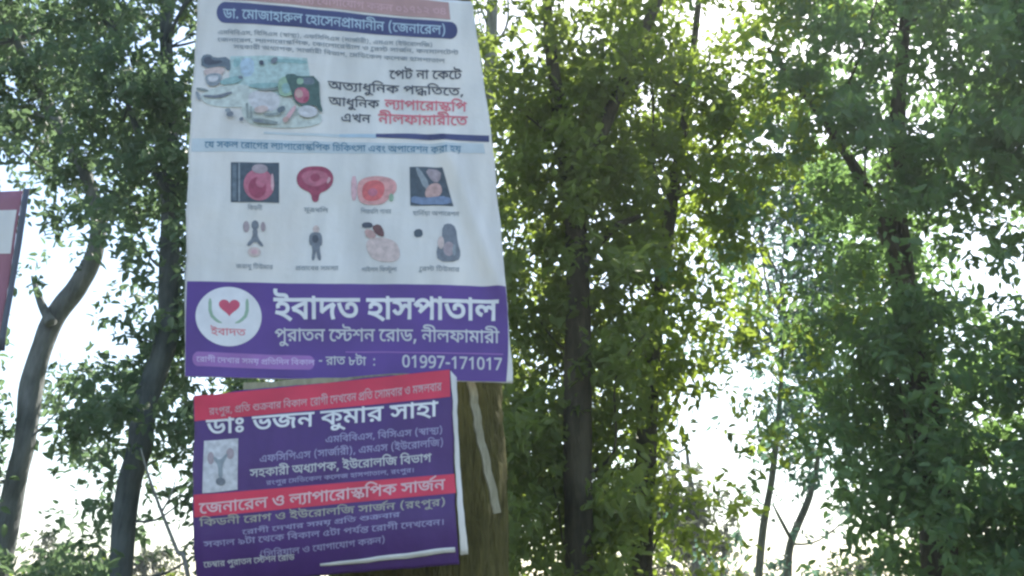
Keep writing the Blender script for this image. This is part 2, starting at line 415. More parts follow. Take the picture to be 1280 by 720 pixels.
# ------------------------------------------------------------------ the tree that carries the banners
root = empty("banner_tree", "thick olive brown tree trunk to which the two banners are fixed", "tree")
TY = 4.06
pth = [(528, 725), (530, 600), (534, 480), (541, 300), (548, 120), (556, -80)]
pts = [at(x, y, TY) for x, y in pth]; rad = [w / 2 / FPX * TY for w in (200, 192, 176, 132, 92, 76)]
foot = Vector((pts[0].x - 0.03, TY, -0.1))
V, F = tube([foot, (foot + pts[0]) / 2] + pts, [rad[0] * 1.35, rad[0] * 1.08] + rad, seg=110, rough=0.03, seed=77, sub=36, nscale=4)
for i in range(len(V)):
    p = V[i]; q = Vector((p.x * 13, p.y * 13, p.z * 2.2))
    q += 0.6 * noise.noise_vector(Vector((p.x * 3, p.y * 3, p.z * 3)))
    rdg = 1 - abs(noise.noise(q)) * 2
    rdg2 = 1 - abs(noise.noise(q * 2.3)) * 2
    c_ = Vector((p.x - foot.x, p.y - TY, 0)).normalized()
    V[i] = p + c_ * (-0.022 * max(0, rdg) ** 3 - 0.008 * max(0, rdg2) ** 2 + 0.02)
root.location = (foot.x, foot.y, 0)
o = mesh_obj("trunk", V, F, BK_OLIVE, root, True)
top = pts[-1]; r = np.random.default_rng(5)
ends = []
for i in range(6):
    an = i * 1.05 + 0.3
    e = top + Vector((math.cos(an) * 2.2, 0.6 + abs(math.sin(an)) * 1.8, 2.0 + 0.5 * (i % 3)))
    m_ = top.lerp(e, 0.5) + Vector((0, 0, 0.35))
    V, F = tube([top - Vector((0, 0, 0.2)), m_, e], [0.10, 0.06, 0.015], seg=12, seed=i, sub=6)
    mesh_obj("limb", V, F, BK_OLIVE, root, True); ends += [m_, e]
P = np.concatenate([np.array(e) + r.normal(0, 0.55, (110, 3)) for e in ends])
el = (P[:, 2] - CAMZ) / np.hypot(P[:, 1], 0.01)
P = P[el > 0.95]
C, D = sprays(P, POOL, 0.30, r)
leaves_mesh("crown", C, D, 0.12, LF_OLIVE, root, seed=55)
for ch in root.children: ch.location = -root.location

# ------------------------------------------------------------------ low shrubs far off at the bottom of the view
def shrub(px, py_top, Y, wpx, label, lm, seed):
    r = np.random.default_rng(seed)
    topz = at(px, py_top, Y).z; x0 = at(px, 700, Y).x; W = wpx / FPX * Y / 2
    root = empty("shrub", label, "shrub"); root.location = (x0, Y, 0)
    n = int(150 * W * topz)
    u = r.normal(0, 1, (n, 3)); u /= np.linalg.norm(u, axis=1)[:, None]
    rr = r.uniform(0.35, 1, n)[:, None] ** 0.5
    P = u * rr * np.array([W, W * 0.8, topz * 0.42]) ; P[:, 2] += topz * 0.55
    P += 0.22 * np.array([noise.noise_vector(Vector(p) * 1.6 + Vector((seed, 0, 0))) for p in P]) * np.array([W, W, topz * .5])
    C, D = sprays(P, POOL, 0.34, r)
    leaves_mesh("crown", C, D, 0.14, lm, root, seed=seed)
    for i in range(4):
        a = i * 1.7 + seed
        V, F = tube([(0.06 * math.cos(a), 0.06 * math.sin(a), -0.05), (0.2 * W * math.cos(a), 0.2 * W * math.sin(a), topz * 0.4), (0.5 * W * math.cos(a), 0.5 * W * math.sin(a), topz * 0.8)], [0.04, 0.03, 0.008], seg=8, seed=i)
        mesh_obj("stem", V, F, BK_GREY, root, True)
shrub(-30, 703, 14, 130, "green shrub at the foot of the leaning tree", LF_MID, 1)
shrub(62, 706, 15, 110, "rounded shrub between the leaning tree and the straight tree", LF_MID, 2)
shrub(128, 690, 16, 90, "taller shrub just left of the straight trunk", LF_MID, 3)
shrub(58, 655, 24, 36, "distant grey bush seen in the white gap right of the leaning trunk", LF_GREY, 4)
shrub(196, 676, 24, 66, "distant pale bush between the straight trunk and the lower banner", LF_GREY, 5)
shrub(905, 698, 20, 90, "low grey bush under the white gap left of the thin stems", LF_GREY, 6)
shrub(1080, 690, 18, 150, "low grey green bush at the foot of the big dark tree", LF_GREY, 7)

# thin bare sapling left of the lower banner
root = empty("sapling", "thin bare sapling stem slanting beside the left edge of the lower banner", "sapling")
pp = [at(x, y, 7.0) for x, y in [(236, 725), (222, 690), (202, 640), (186, 596), (176, 560)]]
foot = Vector((pp[0].x + 0.55, 7.0, -0.05)); root.location = (foot.x, foot.y, 0)
V, F = tube([foot] + pp, [0.022, 0.018, 0.016, 0.014, 0.011, 0.005], seg=8, seed=3)
mesh_obj("stem", V, F, BK_GREY, root, True)
V, F = tube([pp[2], at(214, 618, 7.0), at(222, 590, 7.05)], [0.010, 0.007, 0.003], seg=8, seed=4)
mesh_obj("twig", V, F, BK_GREY, root, True)
for ch in root.children: ch.location = -root.location

# ------------------------------------------------------------------ banners: a hanging sheet and what is printed on it
# letter outlines: glyph number -> contours of x, y pairs in thousandths of the letter size
GL = {
6: [[123,314,184,272,242,224,296,169,346,111,388,51,424,-8,359,-41,318,19,278,72,235,121,188,166,135,208,73,250], [78,486,83,524,96,558,118,585,147,605,181,618,219,622,257,618,291,605,320,585,342,558,355,524,360,486,355,448,342,414,320,386,291,366,257,353,219,349,181,353,147,366,118,386,96,414,83,447], [147,486,152,456,168,433,191,419,219,414,248,419,271,434,286,456,291,486,286,516,271,538,248,552,219,557,191,552,168,538,152,515]],
7: [[78,486,83,524,96,558,118,585,147,605,181,618,219,622,257,618,291,605,320,585,342,558,355,524,360,486,355,448,342,414,320,386,291,366,257,353,219,349,181,353,147,366,118,386,96,414,83,447], [147,486,152,456,168,433,191,419,219,414,248,419,271,434,286,456,291,486,286,515,271,538,248,552,219,557,191,552,168,538,152,515], [78,137,83,175,96,208,118,236,147,256,181,269,219,273,257,269,291,256,320,236,342,210,355,176,360,137,355,98,342,65,320,38,291,17,257,4,219,0,181,4,147,17,118,38,96,65,83,98], [147,137,152,107,168,84,191,70,219,65,248,70,271,84,286,107,291,137,286,166,271,189,248,203,219,208,191,203,168,188,152,166]],
8: [[903,622,903,551,798,551,798,0,721,0,688,55,649,104,604,145,557,180,582,246,621,220,661,186,697,148,724,109,723,124,722,137,722,150,722,164,721,178,721,194,721,551,-10,551,-10,622], [376,91,310,99,246,123,186,166,130,232,77,322,29,442,102,466,139,371,178,296,219,238,266,198,318,175,378,167,428,171,466,184,495,205,515,232,526,265,530,300,522,352,498,394,463,421,420,430,391,426,370,416,357,397,353,372,355,353,358,342,361,331,285,316,279,336,274,354,272,372,271,388,276,422,292,450,315,472,344,488,378,497,413,500,468,493,515,474,553,442,582,401,600,351,606,294,600,242,581,194,550,152,505,119,447,98], [344,465,334,495,314,522,284,542,243,556,267,601,312,589,361,566,394,539,414,507,423,468]],
9: [[898,622,898,551,798,551,798,0,721,0,688,55,649,104,604,145,557,180,582,246,621,220,661,186,697,148,724,109,723,124,722,137,722,150,722,164,721,178,721,194,721,551,-10,551,-10,622], [376,91,310,99,246,123,186,166,130,232,77,322,29,442,102,466,139,371,178,296,219,238,266,198,318,175,378,167,428,171,466,184,495,205,515,232,526,264,530,300,522,352,498,394,463,421,420,430,391,426,370,416,357,397,353,372,355,353,358,342,361,331,285,316,279,336,274,354,272,372,271,388,276,422,292,450,315,472,344,488,378,497,413,500,468,493,515,474,553,442,582,401,600,351,606,294,600,242,581,194,550,152,505,119,447,98], [344,465,334,495,314,522,284,542,243,556,267,601,312,589,361,566,394,539,414,507,423,468], [1168,622,1168,551,1063,551,1063,0,986,0,986,479,968,512,948,534,924,547,897,551,887,551,887,622,897,622,924,618,950,606,972,587,990,559,988,582,986,599,986,613,986,688,1039,688,1062,622]],
10: [[358,622,353,657,338,681,314,694,278,699,206,699,148,701,104,708,72,720,44,736,20,759,4,788,-7,821,-10,859,-10,872,-8,885,-7,898,-5,912,69,907,67,896,66,886,65,877,66,848,70,830,75,814,84,802,101,788,124,778,157,773,200,771,257,771,304,769,341,763,370,752,394,734,409,715,420,690,427,660,430,622], [242,500,313,493,370,474,412,444,441,406,458,366,464,325,450,252,406,195,335,158,236,141,246,152,292,136,341,115,391,89,442,60,492,26,540,-10,494,-63,435,-20,380,16,329,48,279,75,228,98,173,119,113,137,46,154,61,223,95,214,128,208,164,205,207,204,270,208,316,221,349,240,370,265,381,292,385,320,375,367,346,402,302,423,247,430,214,428,189,423,170,414,158,402,150,388,148,370,150,354,152,345,81,323,76,338,73,354,71,370,70,384,76,418,92,447,118,470,152,486,194,497], [175,465,165,495,145,522,114,542,73,556,97,601,143,589,191,566,224,539,245,507,254,468], [540,622,540,551,-10,551,-10,622]],
12: [[508,622,503,657,488,681,464,694,428,699,288,699,230,701,188,708,155,720,127,736,103,759,86,788,76,821,73,859,73,872,74,885,76,898,78,912,152,907,150,896,149,886,148,877,149,848,152,830,158,814,167,802,184,788,207,778,239,773,283,771,407,771,454,769,491,763,520,752,544,734,559,715,570,690,577,660,580,622], [722,622,722,551,356,551,356,372,358,347,365,330,376,319,393,316,412,319,432,328,454,344,477,366,502,396,529,433,589,442,617,394,638,345,652,295,656,245,649,185,628,132,594,87,548,53,488,31,417,24,353,30,294,47,239,77,189,122,143,181,101,258,63,352,29,465,105,485,143,360,184,262,231,188,284,138,344,110,413,100,484,110,536,140,569,186,580,243,577,285,568,320,553,349,535,373,581,392,551,346,520,308,488,279,456,258,425,246,394,242,372,244,351,248,332,257,317,268,302,285,290,308,282,342,279,393,279,551,-10,551,-10,622]],
16: [[511,628,549,626,580,620,605,609,626,594,643,576,656,554,664,527,667,490,667,0,592,0,582,27,569,49,552,66,532,78,509,85,481,87,446,86,414,83,382,79,350,74,313,71,272,70,237,72,199,78,161,88,125,106,93,132,68,168,52,217,46,278,47,303,50,328,54,354,58,377,135,366,131,350,128,330,125,307,124,280,127,240,137,209,152,185,172,168,195,156,221,149,248,145,276,144,324,146,368,152,412,159,461,161,501,158,536,148,566,132,590,106,590,463,589,495,585,516,578,530,569,542,546,553,514,557,479,553,446,541,415,523,388,500,365,474,348,446,337,419,333,393,334,383,337,372,343,362,354,353,370,347,392,345,403,345,413,346,423,347,434,348,441,278,429,274,414,272,397,270,376,270,330,278,290,300,263,338,254,392,259,432,274,474,299,513,331,550,370,582,414,606,461,623]],
18: [[509,629,577,619,628,590,660,544,671,483,665,438,646,397,617,362,579,331,533,305,480,282,449,354,509,378,554,406,582,439,591,482,586,515,570,538,544,553,509,558,474,555,441,546,411,532,384,516,362,496,345,476,334,457,331,439,334,424,341,412,357,402,386,395,365,321,315,336,280,360,258,392,251,431,256,465,272,500,296,533,328,564,367,590,410,611,458,624], [681,225,666,150,620,92,547,54,453,42,385,48,320,67,259,100,204,147,152,210,106,291,64,390,28,507,103,529,145,399,192,295,246,216,306,161,376,129,455,118,512,125,559,144,590,179,600,228,594,264,574,294,545,318,509,338,589,373,628,346,657,311,675,270]],
20: [[817,622,817,551,492,551,492,489,492,473,492,0,415,0,380,57,334,111,278,159,216,198,147,227,76,243,37,339,134,392,231,439,331,480,437,517,415,475,415,551,-10,551,-10,622], [415,467,436,438,384,422,330,401,277,378,224,353,175,328,130,304,187,288,246,262,302,228,354,186,398,140,428,90,420,88,418,111,416,134,415,159,415,189], [761,288,758,256,748,226,731,199,705,177,670,163,625,158,609,158,594,159,580,160,566,163,572,235,586,234,596,233,606,233,646,238,668,252,679,272,683,296,670,345,632,386,568,418,479,438,482,513,556,499,622,474,679,440,723,396,752,346]],
21: [[706,622,706,551,601,551,601,0,524,0,494,40,460,79,422,116,380,149,334,179,283,204,227,224,166,238,142,331,190,296,276,276,348,248,407,213,456,175,495,136,526,97,525,120,524,143,524,167,524,193,524,688,577,688,600,622], [450,470,442,416,418,372,381,335,332,308,274,288,209,276,162,285,142,331,216,340,274,354,319,375,350,400,369,431,375,466,372,496,361,522,343,547,316,571,371,625,402,592,428,554,444,514], [182,430,127,438,85,462,58,499,49,548,51,570,56,592,63,612,71,628,147,607,140,596,135,582,131,568,130,552,134,529,144,514,161,504,182,501,202,503,224,509,246,521,270,541,293,571,316,612,371,625,373,575,351,534,325,498,295,470,262,448,224,434]],
22: [[484,0,484,425,505,362,471,409,440,448,410,482,381,509,353,530,324,544,294,553,263,556,215,549,178,528,147,499,120,465,106,457,124,469,149,478,180,485,216,487,258,482,290,469,315,449,332,424,343,396,346,369,336,313,306,264,255,217,182,172,131,245,182,269,226,296,256,328,266,365,262,385,249,402,228,413,200,417,175,416,152,411,128,403,103,392,22,458,54,507,88,548,125,583,164,608,208,624,255,629,303,625,346,612,388,590,428,559,467,520,507,472,489,483,487,501,486,526,484,555,484,585,484,688,537,688,560,622,666,622,666,551,561,551,561,0]],
25: [[577,622,577,551,172,551,172,521,168,458,170,442,171,422,172,400,172,378,172,205,173,168,177,143,182,128,189,117,212,101,244,96,282,101,318,115,350,136,379,162,404,193,422,226,434,260,438,296,433,323,420,339,397,346,368,349,322,351,289,356,262,365,235,377,213,391,192,408,175,426,161,447,171,534,192,501,215,474,241,452,272,436,312,426,361,423,377,423,411,422,436,418,455,412,472,403,492,386,506,364,514,338,517,306,510,246,488,189,455,138,415,95,376,66,334,43,288,29,238,24,204,27,175,35,151,48,132,63,117,84,106,109,98,143,95,191,95,551,-10,551,-10,622]],
27: [[401,63,343,68,288,84,236,111,186,152,141,206,100,276,62,362,29,465,105,485,141,374,181,286,226,219,278,174,337,148,404,139,469,147,516,171,544,211,554,268,552,297,546,321,538,341,530,358,590,358,561,330,532,306,500,286,466,270,430,260,391,257,354,261,322,272,295,290,275,316,262,347,258,384,266,428,289,474,331,516,394,553,373,552,348,552,323,551,298,551,-10,551,-10,622,927,622,927,551,614,551,591,551,571,552,552,553,535,554,461,518,408,485,372,455,350,428,339,404,335,380,339,356,351,340,368,331,387,328,423,332,455,346,487,367,523,396,609,365,617,343,624,316,628,285,630,254,624,206,608,160,578,121,534,90,476,70], [801,205,803,157,809,111,820,63,836,10,761,-7,745,50,733,106,726,163,723,222,725,272,732,317,743,356,755,388,685,393,626,408,576,430,536,460,503,498,475,543,551,559,569,532,592,508,620,487,655,472,698,462,751,459,765,459,778,460,792,461,806,462,845,392,824,348,811,304,804,258]],
30: [[577,622,577,551,172,551,172,205,173,168,177,143,182,128,189,117,212,101,244,96,282,101,318,115,351,136,379,162,405,194,424,228,435,263,439,299,435,327,423,348,402,360,370,364,358,364,344,362,330,360,317,357,306,428,325,432,346,436,367,438,389,439,424,436,455,425,481,407,500,381,513,346,517,303,510,245,488,188,455,137,415,95,376,66,334,44,289,29,239,24,205,27,176,35,151,48,132,63,117,84,106,109,98,143,95,191,95,551,-10,551,-10,622], [395,622,390,657,376,681,351,694,315,699,221,699,163,701,120,708,88,720,60,736,36,759,20,788,9,821,6,859,6,872,8,884,9,898,11,912,85,907,83,897,82,888,81,879,81,869,82,848,86,830,91,814,100,802,117,788,140,778,173,773,216,771,294,771,342,769,378,763,407,752,431,734,446,715,457,690,464,660,467,622]],
32: [[722,622,722,551,356,551,356,372,358,347,365,330,376,319,393,316,412,319,432,328,454,344,477,366,502,396,529,433,589,442,617,394,638,345,652,295,656,245,649,185,628,132,594,87,548,53,488,31,417,24,353,30,294,47,239,77,189,122,143,181,101,258,63,352,29,465,105,485,143,360,184,262,231,188,284,138,344,110,413,100,484,110,536,140,569,186,580,243,577,285,568,320,553,349,535,373,581,392,551,346,520,308,488,279,456,258,425,246,394,242,372,244,351,248,332,257,317,268,302,285,290,308,282,342,279,393,279,551,-10,551,-10,622]],
35: [[407,50,328,60,254,90,187,144,126,222,74,328,29,466,105,486,142,373,182,282,226,212,278,164,337,136,405,126,448,129,484,138,513,151,536,170,552,193,564,218,571,247,573,278,569,318,557,354,538,385,512,409,480,424,444,429,410,425,386,412,373,392,369,367,370,357,371,346,374,334,378,321,301,306,296,325,292,343,289,361,288,380,293,416,308,446,331,469,362,486,398,496,440,500,498,493,549,472,591,437,623,392,643,337,650,274,643,214,624,160,590,115,543,80,482,58], [717,622,717,551,-10,551,-10,622]],
36: [[655,622,655,551,550,551,550,0,473,0,432,53,383,104,327,149,264,188,194,218,115,238,92,331,144,296,223,276,292,248,351,215,401,178,442,138,475,97,474,120,474,143,473,167,473,193,473,688,526,688,549,622], [211,625,269,620,316,604,353,578,379,546,395,507,400,464,384,393,336,337,259,297,158,275,110,285,92,331,168,340,226,356,269,376,298,402,314,433,319,466,312,504,291,532,256,549,209,555,166,550,138,536,121,515,116,494,118,480,124,468,134,456,150,446,106,384,88,398,72,412,58,429,47,449,40,472,38,497,43,530,58,561,83,587,117,608,160,621]],
37: [[613,622,613,551,159,551,159,253,145,273,188,316,236,357,289,394,347,428,409,459,475,486,540,422,523,388,510,354,500,320,492,285,488,247,487,205,489,157,495,111,506,63,522,10,447,-7,431,50,419,106,412,163,409,222,410,262,415,299,422,333,432,364,442,389,453,410,465,405,409,380,354,349,300,314,248,273,195,227,141,175,82,215,82,551,-10,551,-10,622]],
38: [[606,622,606,551,501,551,501,0,424,0,388,58,342,110,285,157,221,196,151,225,76,243,37,339,135,394,236,444,340,488,447,524,424,482,424,622], [424,474,445,446,367,418,285,384,204,346,130,304,186,288,245,263,304,230,358,190,404,142,438,88,427,111,426,134,424,159,424,189], [240,629,252,629,266,628,280,626,293,624,287,552,272,554,251,554,224,551,204,542,192,527,188,509,194,485,211,464,243,445,293,423,233,378,198,398,167,418,142,441,124,466,113,494,109,524,112,550,123,575,141,597,166,614,199,625]],
39: [[614,622,614,551,509,551,509,0,432,0,432,243,448,187,414,231,376,270,336,303,296,329,256,346,216,351,182,346,154,332,134,307,128,274,133,246,149,222,176,202,214,184,176,113,122,142,80,180,55,226,46,277,52,322,70,358,96,387,130,407,166,419,204,423,254,418,299,405,341,384,380,356,416,322,451,284,437,280,434,303,433,326,432,348,432,371,432,551,-10,551,-10,622]],
40: [[726,622,726,551,621,551,621,0,544,0,544,396,566,332,527,388,491,434,458,473,426,504,396,527,365,544,333,553,298,556,260,552,226,541,194,524,166,501,140,475,116,447,108,445,124,454,140,460,156,464,174,465,224,457,259,434,279,398,286,356,286,345,285,335,284,326,265,326,277,339,288,351,299,363,312,375,324,387,337,400,461,516,510,463,226,195,167,250,249,328,213,285,183,262,197,280,208,298,216,319,219,343,215,366,204,383,186,394,160,398,144,397,129,394,114,388,98,380,22,452,62,502,104,544,147,580,192,606,240,623,291,629,344,624,392,608,436,582,479,546,522,499,567,441,549,446,546,471,545,498,544,527,544,558,544,688,597,688,620,622]],
41: [[848,622,848,551,130,551,114,560,156,547,198,528,240,505,278,480,310,456,336,432,341,376,304,359,266,341,227,322,190,303,155,284,125,265,114,282,187,264,251,241,307,214,357,181,403,143,447,99,446,116,446,134,445,152,445,171,445,510,458,510,512,508,564,501,614,489,660,471,702,446,739,414,761,387,778,358,788,324,792,288,789,256,778,226,761,199,735,177,700,163,655,158,640,158,626,159,611,160,597,163,602,234,617,232,636,232,676,237,700,251,710,272,714,296,701,344,662,386,602,418,522,434,522,0,445,0,402,52,354,98,301,137,240,168,168,194,84,212,48,303,80,324,113,343,147,362,182,380,218,398,252,414,211,441,164,466,111,486,48,502,79,570,81,551,-10,551,-10,622]],
42: [[606,622,606,551,501,551,501,0,424,0,388,58,342,110,285,157,221,196,151,225,76,243,37,339,135,394,236,444,340,488,447,524,424,482,424,551,-10,551,-10,622], [424,474,445,446,367,418,285,384,204,346,130,304,186,288,245,263,304,230,358,190,404,142,438,88,427,111,426,134,424,159,424,189]],
43: [[422,43,359,48,300,64,245,92,194,134,146,191,103,264,64,355,29,465,105,485,143,366,186,272,235,203,290,156,351,128,420,119,469,124,510,138,544,161,568,190,583,226,588,267,586,296,582,321,575,344,566,364,554,383,542,398,590,476,623,422,646,369,660,317,664,266,657,206,636,152,602,107,554,72,495,50], [384,284,328,292,285,316,258,353,249,402,251,425,256,448,263,468,271,486,351,462,344,451,338,437,334,422,332,406,336,383,347,367,364,358,386,355,407,357,428,363,450,375,474,394,499,424,527,466,590,476,582,422,554,381,526,346,495,320,462,300,425,288], [731,622,731,551,-10,551,-10,622]],
44: [[632,622,632,551,527,551,527,0,450,0,450,135,468,82,433,133,398,180,361,221,322,253,281,274,236,281,202,276,174,262,154,238,148,205,154,175,172,150,202,129,243,111,218,34,169,55,130,80,102,108,82,140,70,173,66,208,72,252,90,288,116,316,150,336,186,349,223,353,279,348,328,331,371,305,408,272,441,233,471,189,454,186,452,209,451,232,450,256,450,281,450,551,-10,551,-10,622], [299,323,298,311,297,299,221,322,215,374,201,415,178,446,144,468,98,484,38,494,51,566,97,553,142,546,182,534,217,515,246,490,269,459,286,420,296,375]],
45: [[636,622,636,551,531,551,531,0,454,0,410,53,361,98,306,138,243,170,170,195,84,212,48,303,80,324,113,343,147,362,182,380,218,398,252,414,211,441,164,466,111,486,48,502,79,570,81,551,-10,551,-10,622], [454,551,135,551,114,560,156,547,198,528,240,505,278,480,310,456,336,432,341,376,304,359,266,341,227,322,190,303,155,284,125,265,113,280,194,264,264,240,324,209,378,172,426,130,470,83,457,79,456,101,455,124,454,148,454,171]],
46: [[606,622,606,551,501,551,501,0,424,0,388,58,342,110,285,157,221,196,151,225,76,243,37,339,135,394,236,444,340,488,447,524,424,482,424,551,-10,551,-10,622], [424,474,445,446,367,418,285,384,204,346,130,304,186,288,245,263,304,230,358,190,404,142,438,88,427,111,426,134,424,159,424,189], [185,-6,162,-2,142,10,129,28,125,52,129,76,142,95,162,108,185,112,208,108,228,95,241,76,245,52,241,28,228,10,208,-2]],
47: [[741,622,741,551,636,551,636,0,559,0,559,335,565,309,542,338,518,360,493,374,465,379,450,378,434,374,420,366,408,353,401,334,398,307,398,297,399,279,335,266,328,304,313,336,293,361,269,379,242,390,213,394,188,391,167,384,150,371,138,356,130,337,128,316,135,279,158,248,193,222,241,201,214,127,168,145,128,168,94,197,68,232,52,273,46,320,52,362,68,398,94,426,127,448,166,462,208,466,257,461,299,446,336,421,369,384,354,383,369,412,392,434,422,447,452,451,486,448,514,437,541,420,571,397,562,382,561,403,560,424,559,445,559,467,559,551,-10,551,-10,622]],
48: [[687,622,687,551,582,551,582,0,505,0,505,512,510,532,508,549,506,567,505,586,505,607,505,688,558,688,582,622], [361,629,398,625,433,614,464,596,492,572,516,543,534,509,530,404,496,468,457,516,412,546,363,556,328,551,300,534,282,508,276,471,284,435,308,406,351,386,413,377,406,300,346,309,298,327,261,354,235,388,220,428,215,474,220,522,236,562,260,592,290,612,325,625], [77,629,118,625,156,612,191,590,218,558,236,515,242,461,237,421,222,383,197,350,160,323,113,306,54,300,48,377,94,381,128,392,153,407,169,426,178,447,181,468,174,505,155,532,122,550,76,556,58,555,40,554,21,550,-1,545,-9,620,15,624,36,627,56,628]],
50: [[692,622,692,551,587,551,587,0,510,0,510,353,533,290,504,326,480,353,457,370,436,375,422,373,410,367,397,355,383,336,366,308,343,268,317,223,294,188,271,160,248,142,220,131,188,127,162,130,136,138,112,153,88,174,62,205,35,244,96,281,121,241,141,218,160,207,180,203,197,206,212,214,229,228,246,250,266,281,289,321,312,354,338,400,362,428,387,444,415,449,446,444,474,430,503,407,536,374,516,373,513,395,511,416,510,437,510,458,510,551,-10,551,-10,622], [271,271,261,332,250,379,236,414,214,441,184,461,146,476,98,486,38,495,53,571,107,551,159,541,202,528,236,512,264,492,284,466,299,436,309,400,315,356]],
51: [[242,500,313,493,370,474,412,444,441,406,458,366,464,325,450,252,406,195,335,158,236,141,246,152,292,136,341,115,391,89,442,60,492,26,540,-10,494,-63,435,-20,380,16,329,48,279,75,228,98,173,119,113,137,46,154,61,223,95,214,128,208,164,205,207,204,270,208,316,221,349,240,370,265,381,292,385,320,375,367,346,402,302,423,247,430,214,428,189,423,170,414,158,402,150,388,148,370,150,354,152,345,81,323,76,338,73,354,71,370,70,384,76,418,92,447,118,470,152,486,194,497], [175,465,165,495,145,522,114,542,73,556,97,601,143,589,191,566,224,539,245,507,254,468], [540,622,540,551,-10,551,-10,622]],
52: [[-255,-183,-278,-179,-298,-167,-311,-148,-315,-125,-311,-101,-298,-82,-278,-69,-255,-65,-232,-69,-212,-82,-199,-101,-195,-125,-199,-148,-212,-167,-232,-179]],
54: [[276,622,276,551,171,551,171,0,94,0,94,469,79,500,58,527,32,545,-2,551,-10,622,5,622,30,618,55,606,78,587,97,559,95,582,94,599,94,613,94,688,148,688,170,622]],
55: [[276,622,276,551,171,551,171,0,94,0,94,551,-10,551,-10,622,82,622,66,642,50,662,34,683,20,704,55,760,93,812,136,855,185,888,244,910,313,917,365,914,414,904,463,888,510,866,557,840,605,808,654,771,705,731,663,677,597,728,538,770,484,802,432,826,380,839,325,844,274,839,230,825,192,802,160,772,131,735,106,693,116,677,128,660,143,642,160,622]],
56: [[276,551,171,551,171,0,94,0,94,551,-10,551,-10,622,94,622,84,682,60,731,26,770,-16,800,-67,822,-124,837,-187,845,-252,848,-307,846,-354,842,-391,834,-419,823,-436,809,-442,792,-436,776,-418,768,-393,764,-365,763,-269,763,-222,761,-185,754,-157,742,-135,725,-119,704,-108,680,-102,651,-100,615,-167,615,-169,637,-173,654,-180,668,-189,678,-200,685,-214,689,-231,691,-254,692,-353,692,-392,693,-425,698,-453,704,-476,713,-497,728,-511,747,-518,768,-521,789,-505,841,-456,882,-374,908,-258,917,-78,899,54,846,139,754,174,622,276,622]],
57: [[-286,-266,-314,-263,-345,-254,-375,-240,-400,-218,-416,-189,-422,-151,-412,-105,-383,-70,-336,-47,-274,-39,-213,-45,-154,-62,-96,-88,-38,-124,24,-167,89,-217,44,-271,-20,-220,-78,-178,-132,-146,-182,-122,-231,-108,-279,-103,-310,-106,-333,-117,-346,-133,-351,-153,-346,-177,-332,-192,-310,-201,-286,-204,-253,-200,-226,-188,-207,-171,-192,-150,-182,-127,-176,-102,-173,-79,-172,-59,-172,8,-95,8,-95,-45,-97,-75,-102,-110,-111,-148,-128,-184,-152,-216,-185,-242,-229,-260]],
58: [[-177,-241,-207,-238,-238,-230,-265,-217,-288,-197,-303,-170,-308,-137,-298,-93,-268,-62,-224,-43,-172,-36,-172,8,-95,8,-95,-56,-128,-102,-144,-100,-154,-100,-165,-100,-195,-102,-217,-110,-230,-122,-235,-140,-231,-157,-219,-169,-201,-176,-179,-179,-139,-174,-103,-159,-70,-135,-38,-102,10,-125,62,-154,115,-186,163,-218,121,-271,84,-244,46,-220,10,-199,-22,-183,-43,-200,-66,-214,-91,-226,-118,-234,-146,-239]],
61: [[356,622,356,551,336,551,304,540,269,520,234,494,201,460,172,419,148,372,133,320,128,262,133,197,150,148,174,111,203,87,235,74,267,69,290,70,309,74,327,81,348,92,383,31,356,14,326,3,295,-3,264,-5,205,3,152,28,109,68,76,120,56,185,49,260,57,338,80,408,116,470,164,521,219,561,280,588,216,555,197,553,177,552,155,551,130,551,-10,551,-10,622]],
66: [[278,629,333,624,378,609,411,586,434,557,448,524,452,487,442,428,412,383,363,355,295,346,255,349,214,358,175,371,139,387,165,454,196,440,227,428,258,421,289,419,315,421,336,426,353,436,364,448,372,465,374,485,368,514,350,538,320,553,279,558,234,554,197,540,167,519,144,492,131,460,126,424,130,385,144,352,168,320,206,290,259,259,331,225,389,198,436,173,472,149,500,124,521,99,536,72,545,41,552,5,480,-10,473,17,464,40,453,59,436,78,413,96,382,116,341,136,289,160,214,197,153,234,107,274,75,318,56,369,50,426,57,479,78,527,111,568,156,601,212,622]],
75: [[290,91,230,97,178,115,133,145,100,188,79,244,72,313,78,370,96,424,127,472,170,510,228,536,300,544,373,536,429,513,470,477,498,432,515,378,520,320,514,263,496,208,464,161,420,124,363,99], [301,473,261,468,226,454,196,431,172,398,158,358,153,311,156,272,166,236,184,206,210,182,246,167,291,162,333,167,370,182,399,207,421,240,434,279,439,324,435,367,424,404,404,433,378,455,343,468]],
76: [[287,0,213,9,162,36,133,76,123,122,129,160,148,194,182,223,234,244,263,167,236,159,218,149,208,136,205,120,210,102,226,88,251,78,286,75,341,82,382,105,408,139,416,181,413,209,404,234,388,259,364,284,331,312,287,344,232,384,190,418,159,447,140,474,129,500,125,529,128,553,138,580,155,606,177,631,243,596,230,581,220,566,213,551,211,536,212,523,215,511,221,498,232,485,248,470,270,452,300,430,338,403,390,366,430,331,459,298,478,264,489,226,493,182,486,130,466,85,435,49,394,22,344,6]],
77: [[127,539,130,561,138,583,151,606,170,631,233,596,223,583,216,572,212,560,211,549,213,536,219,526,231,518,250,510,277,503,316,495,404,471,460,436,490,391,500,335,486,274,444,222,378,185,289,168,279,168,269,170,259,172,249,175,289,184,333,167,378,146,423,120,467,92,510,62,553,28,507,-26,450,19,398,56,347,87,298,112,246,134,192,152,132,169,65,185,80,256,115,247,151,240,192,235,241,233,327,240,382,260,411,292,421,332,418,355,410,374,394,391,370,404,336,416,290,427,238,440,196,454,165,470,144,490,131,513]],
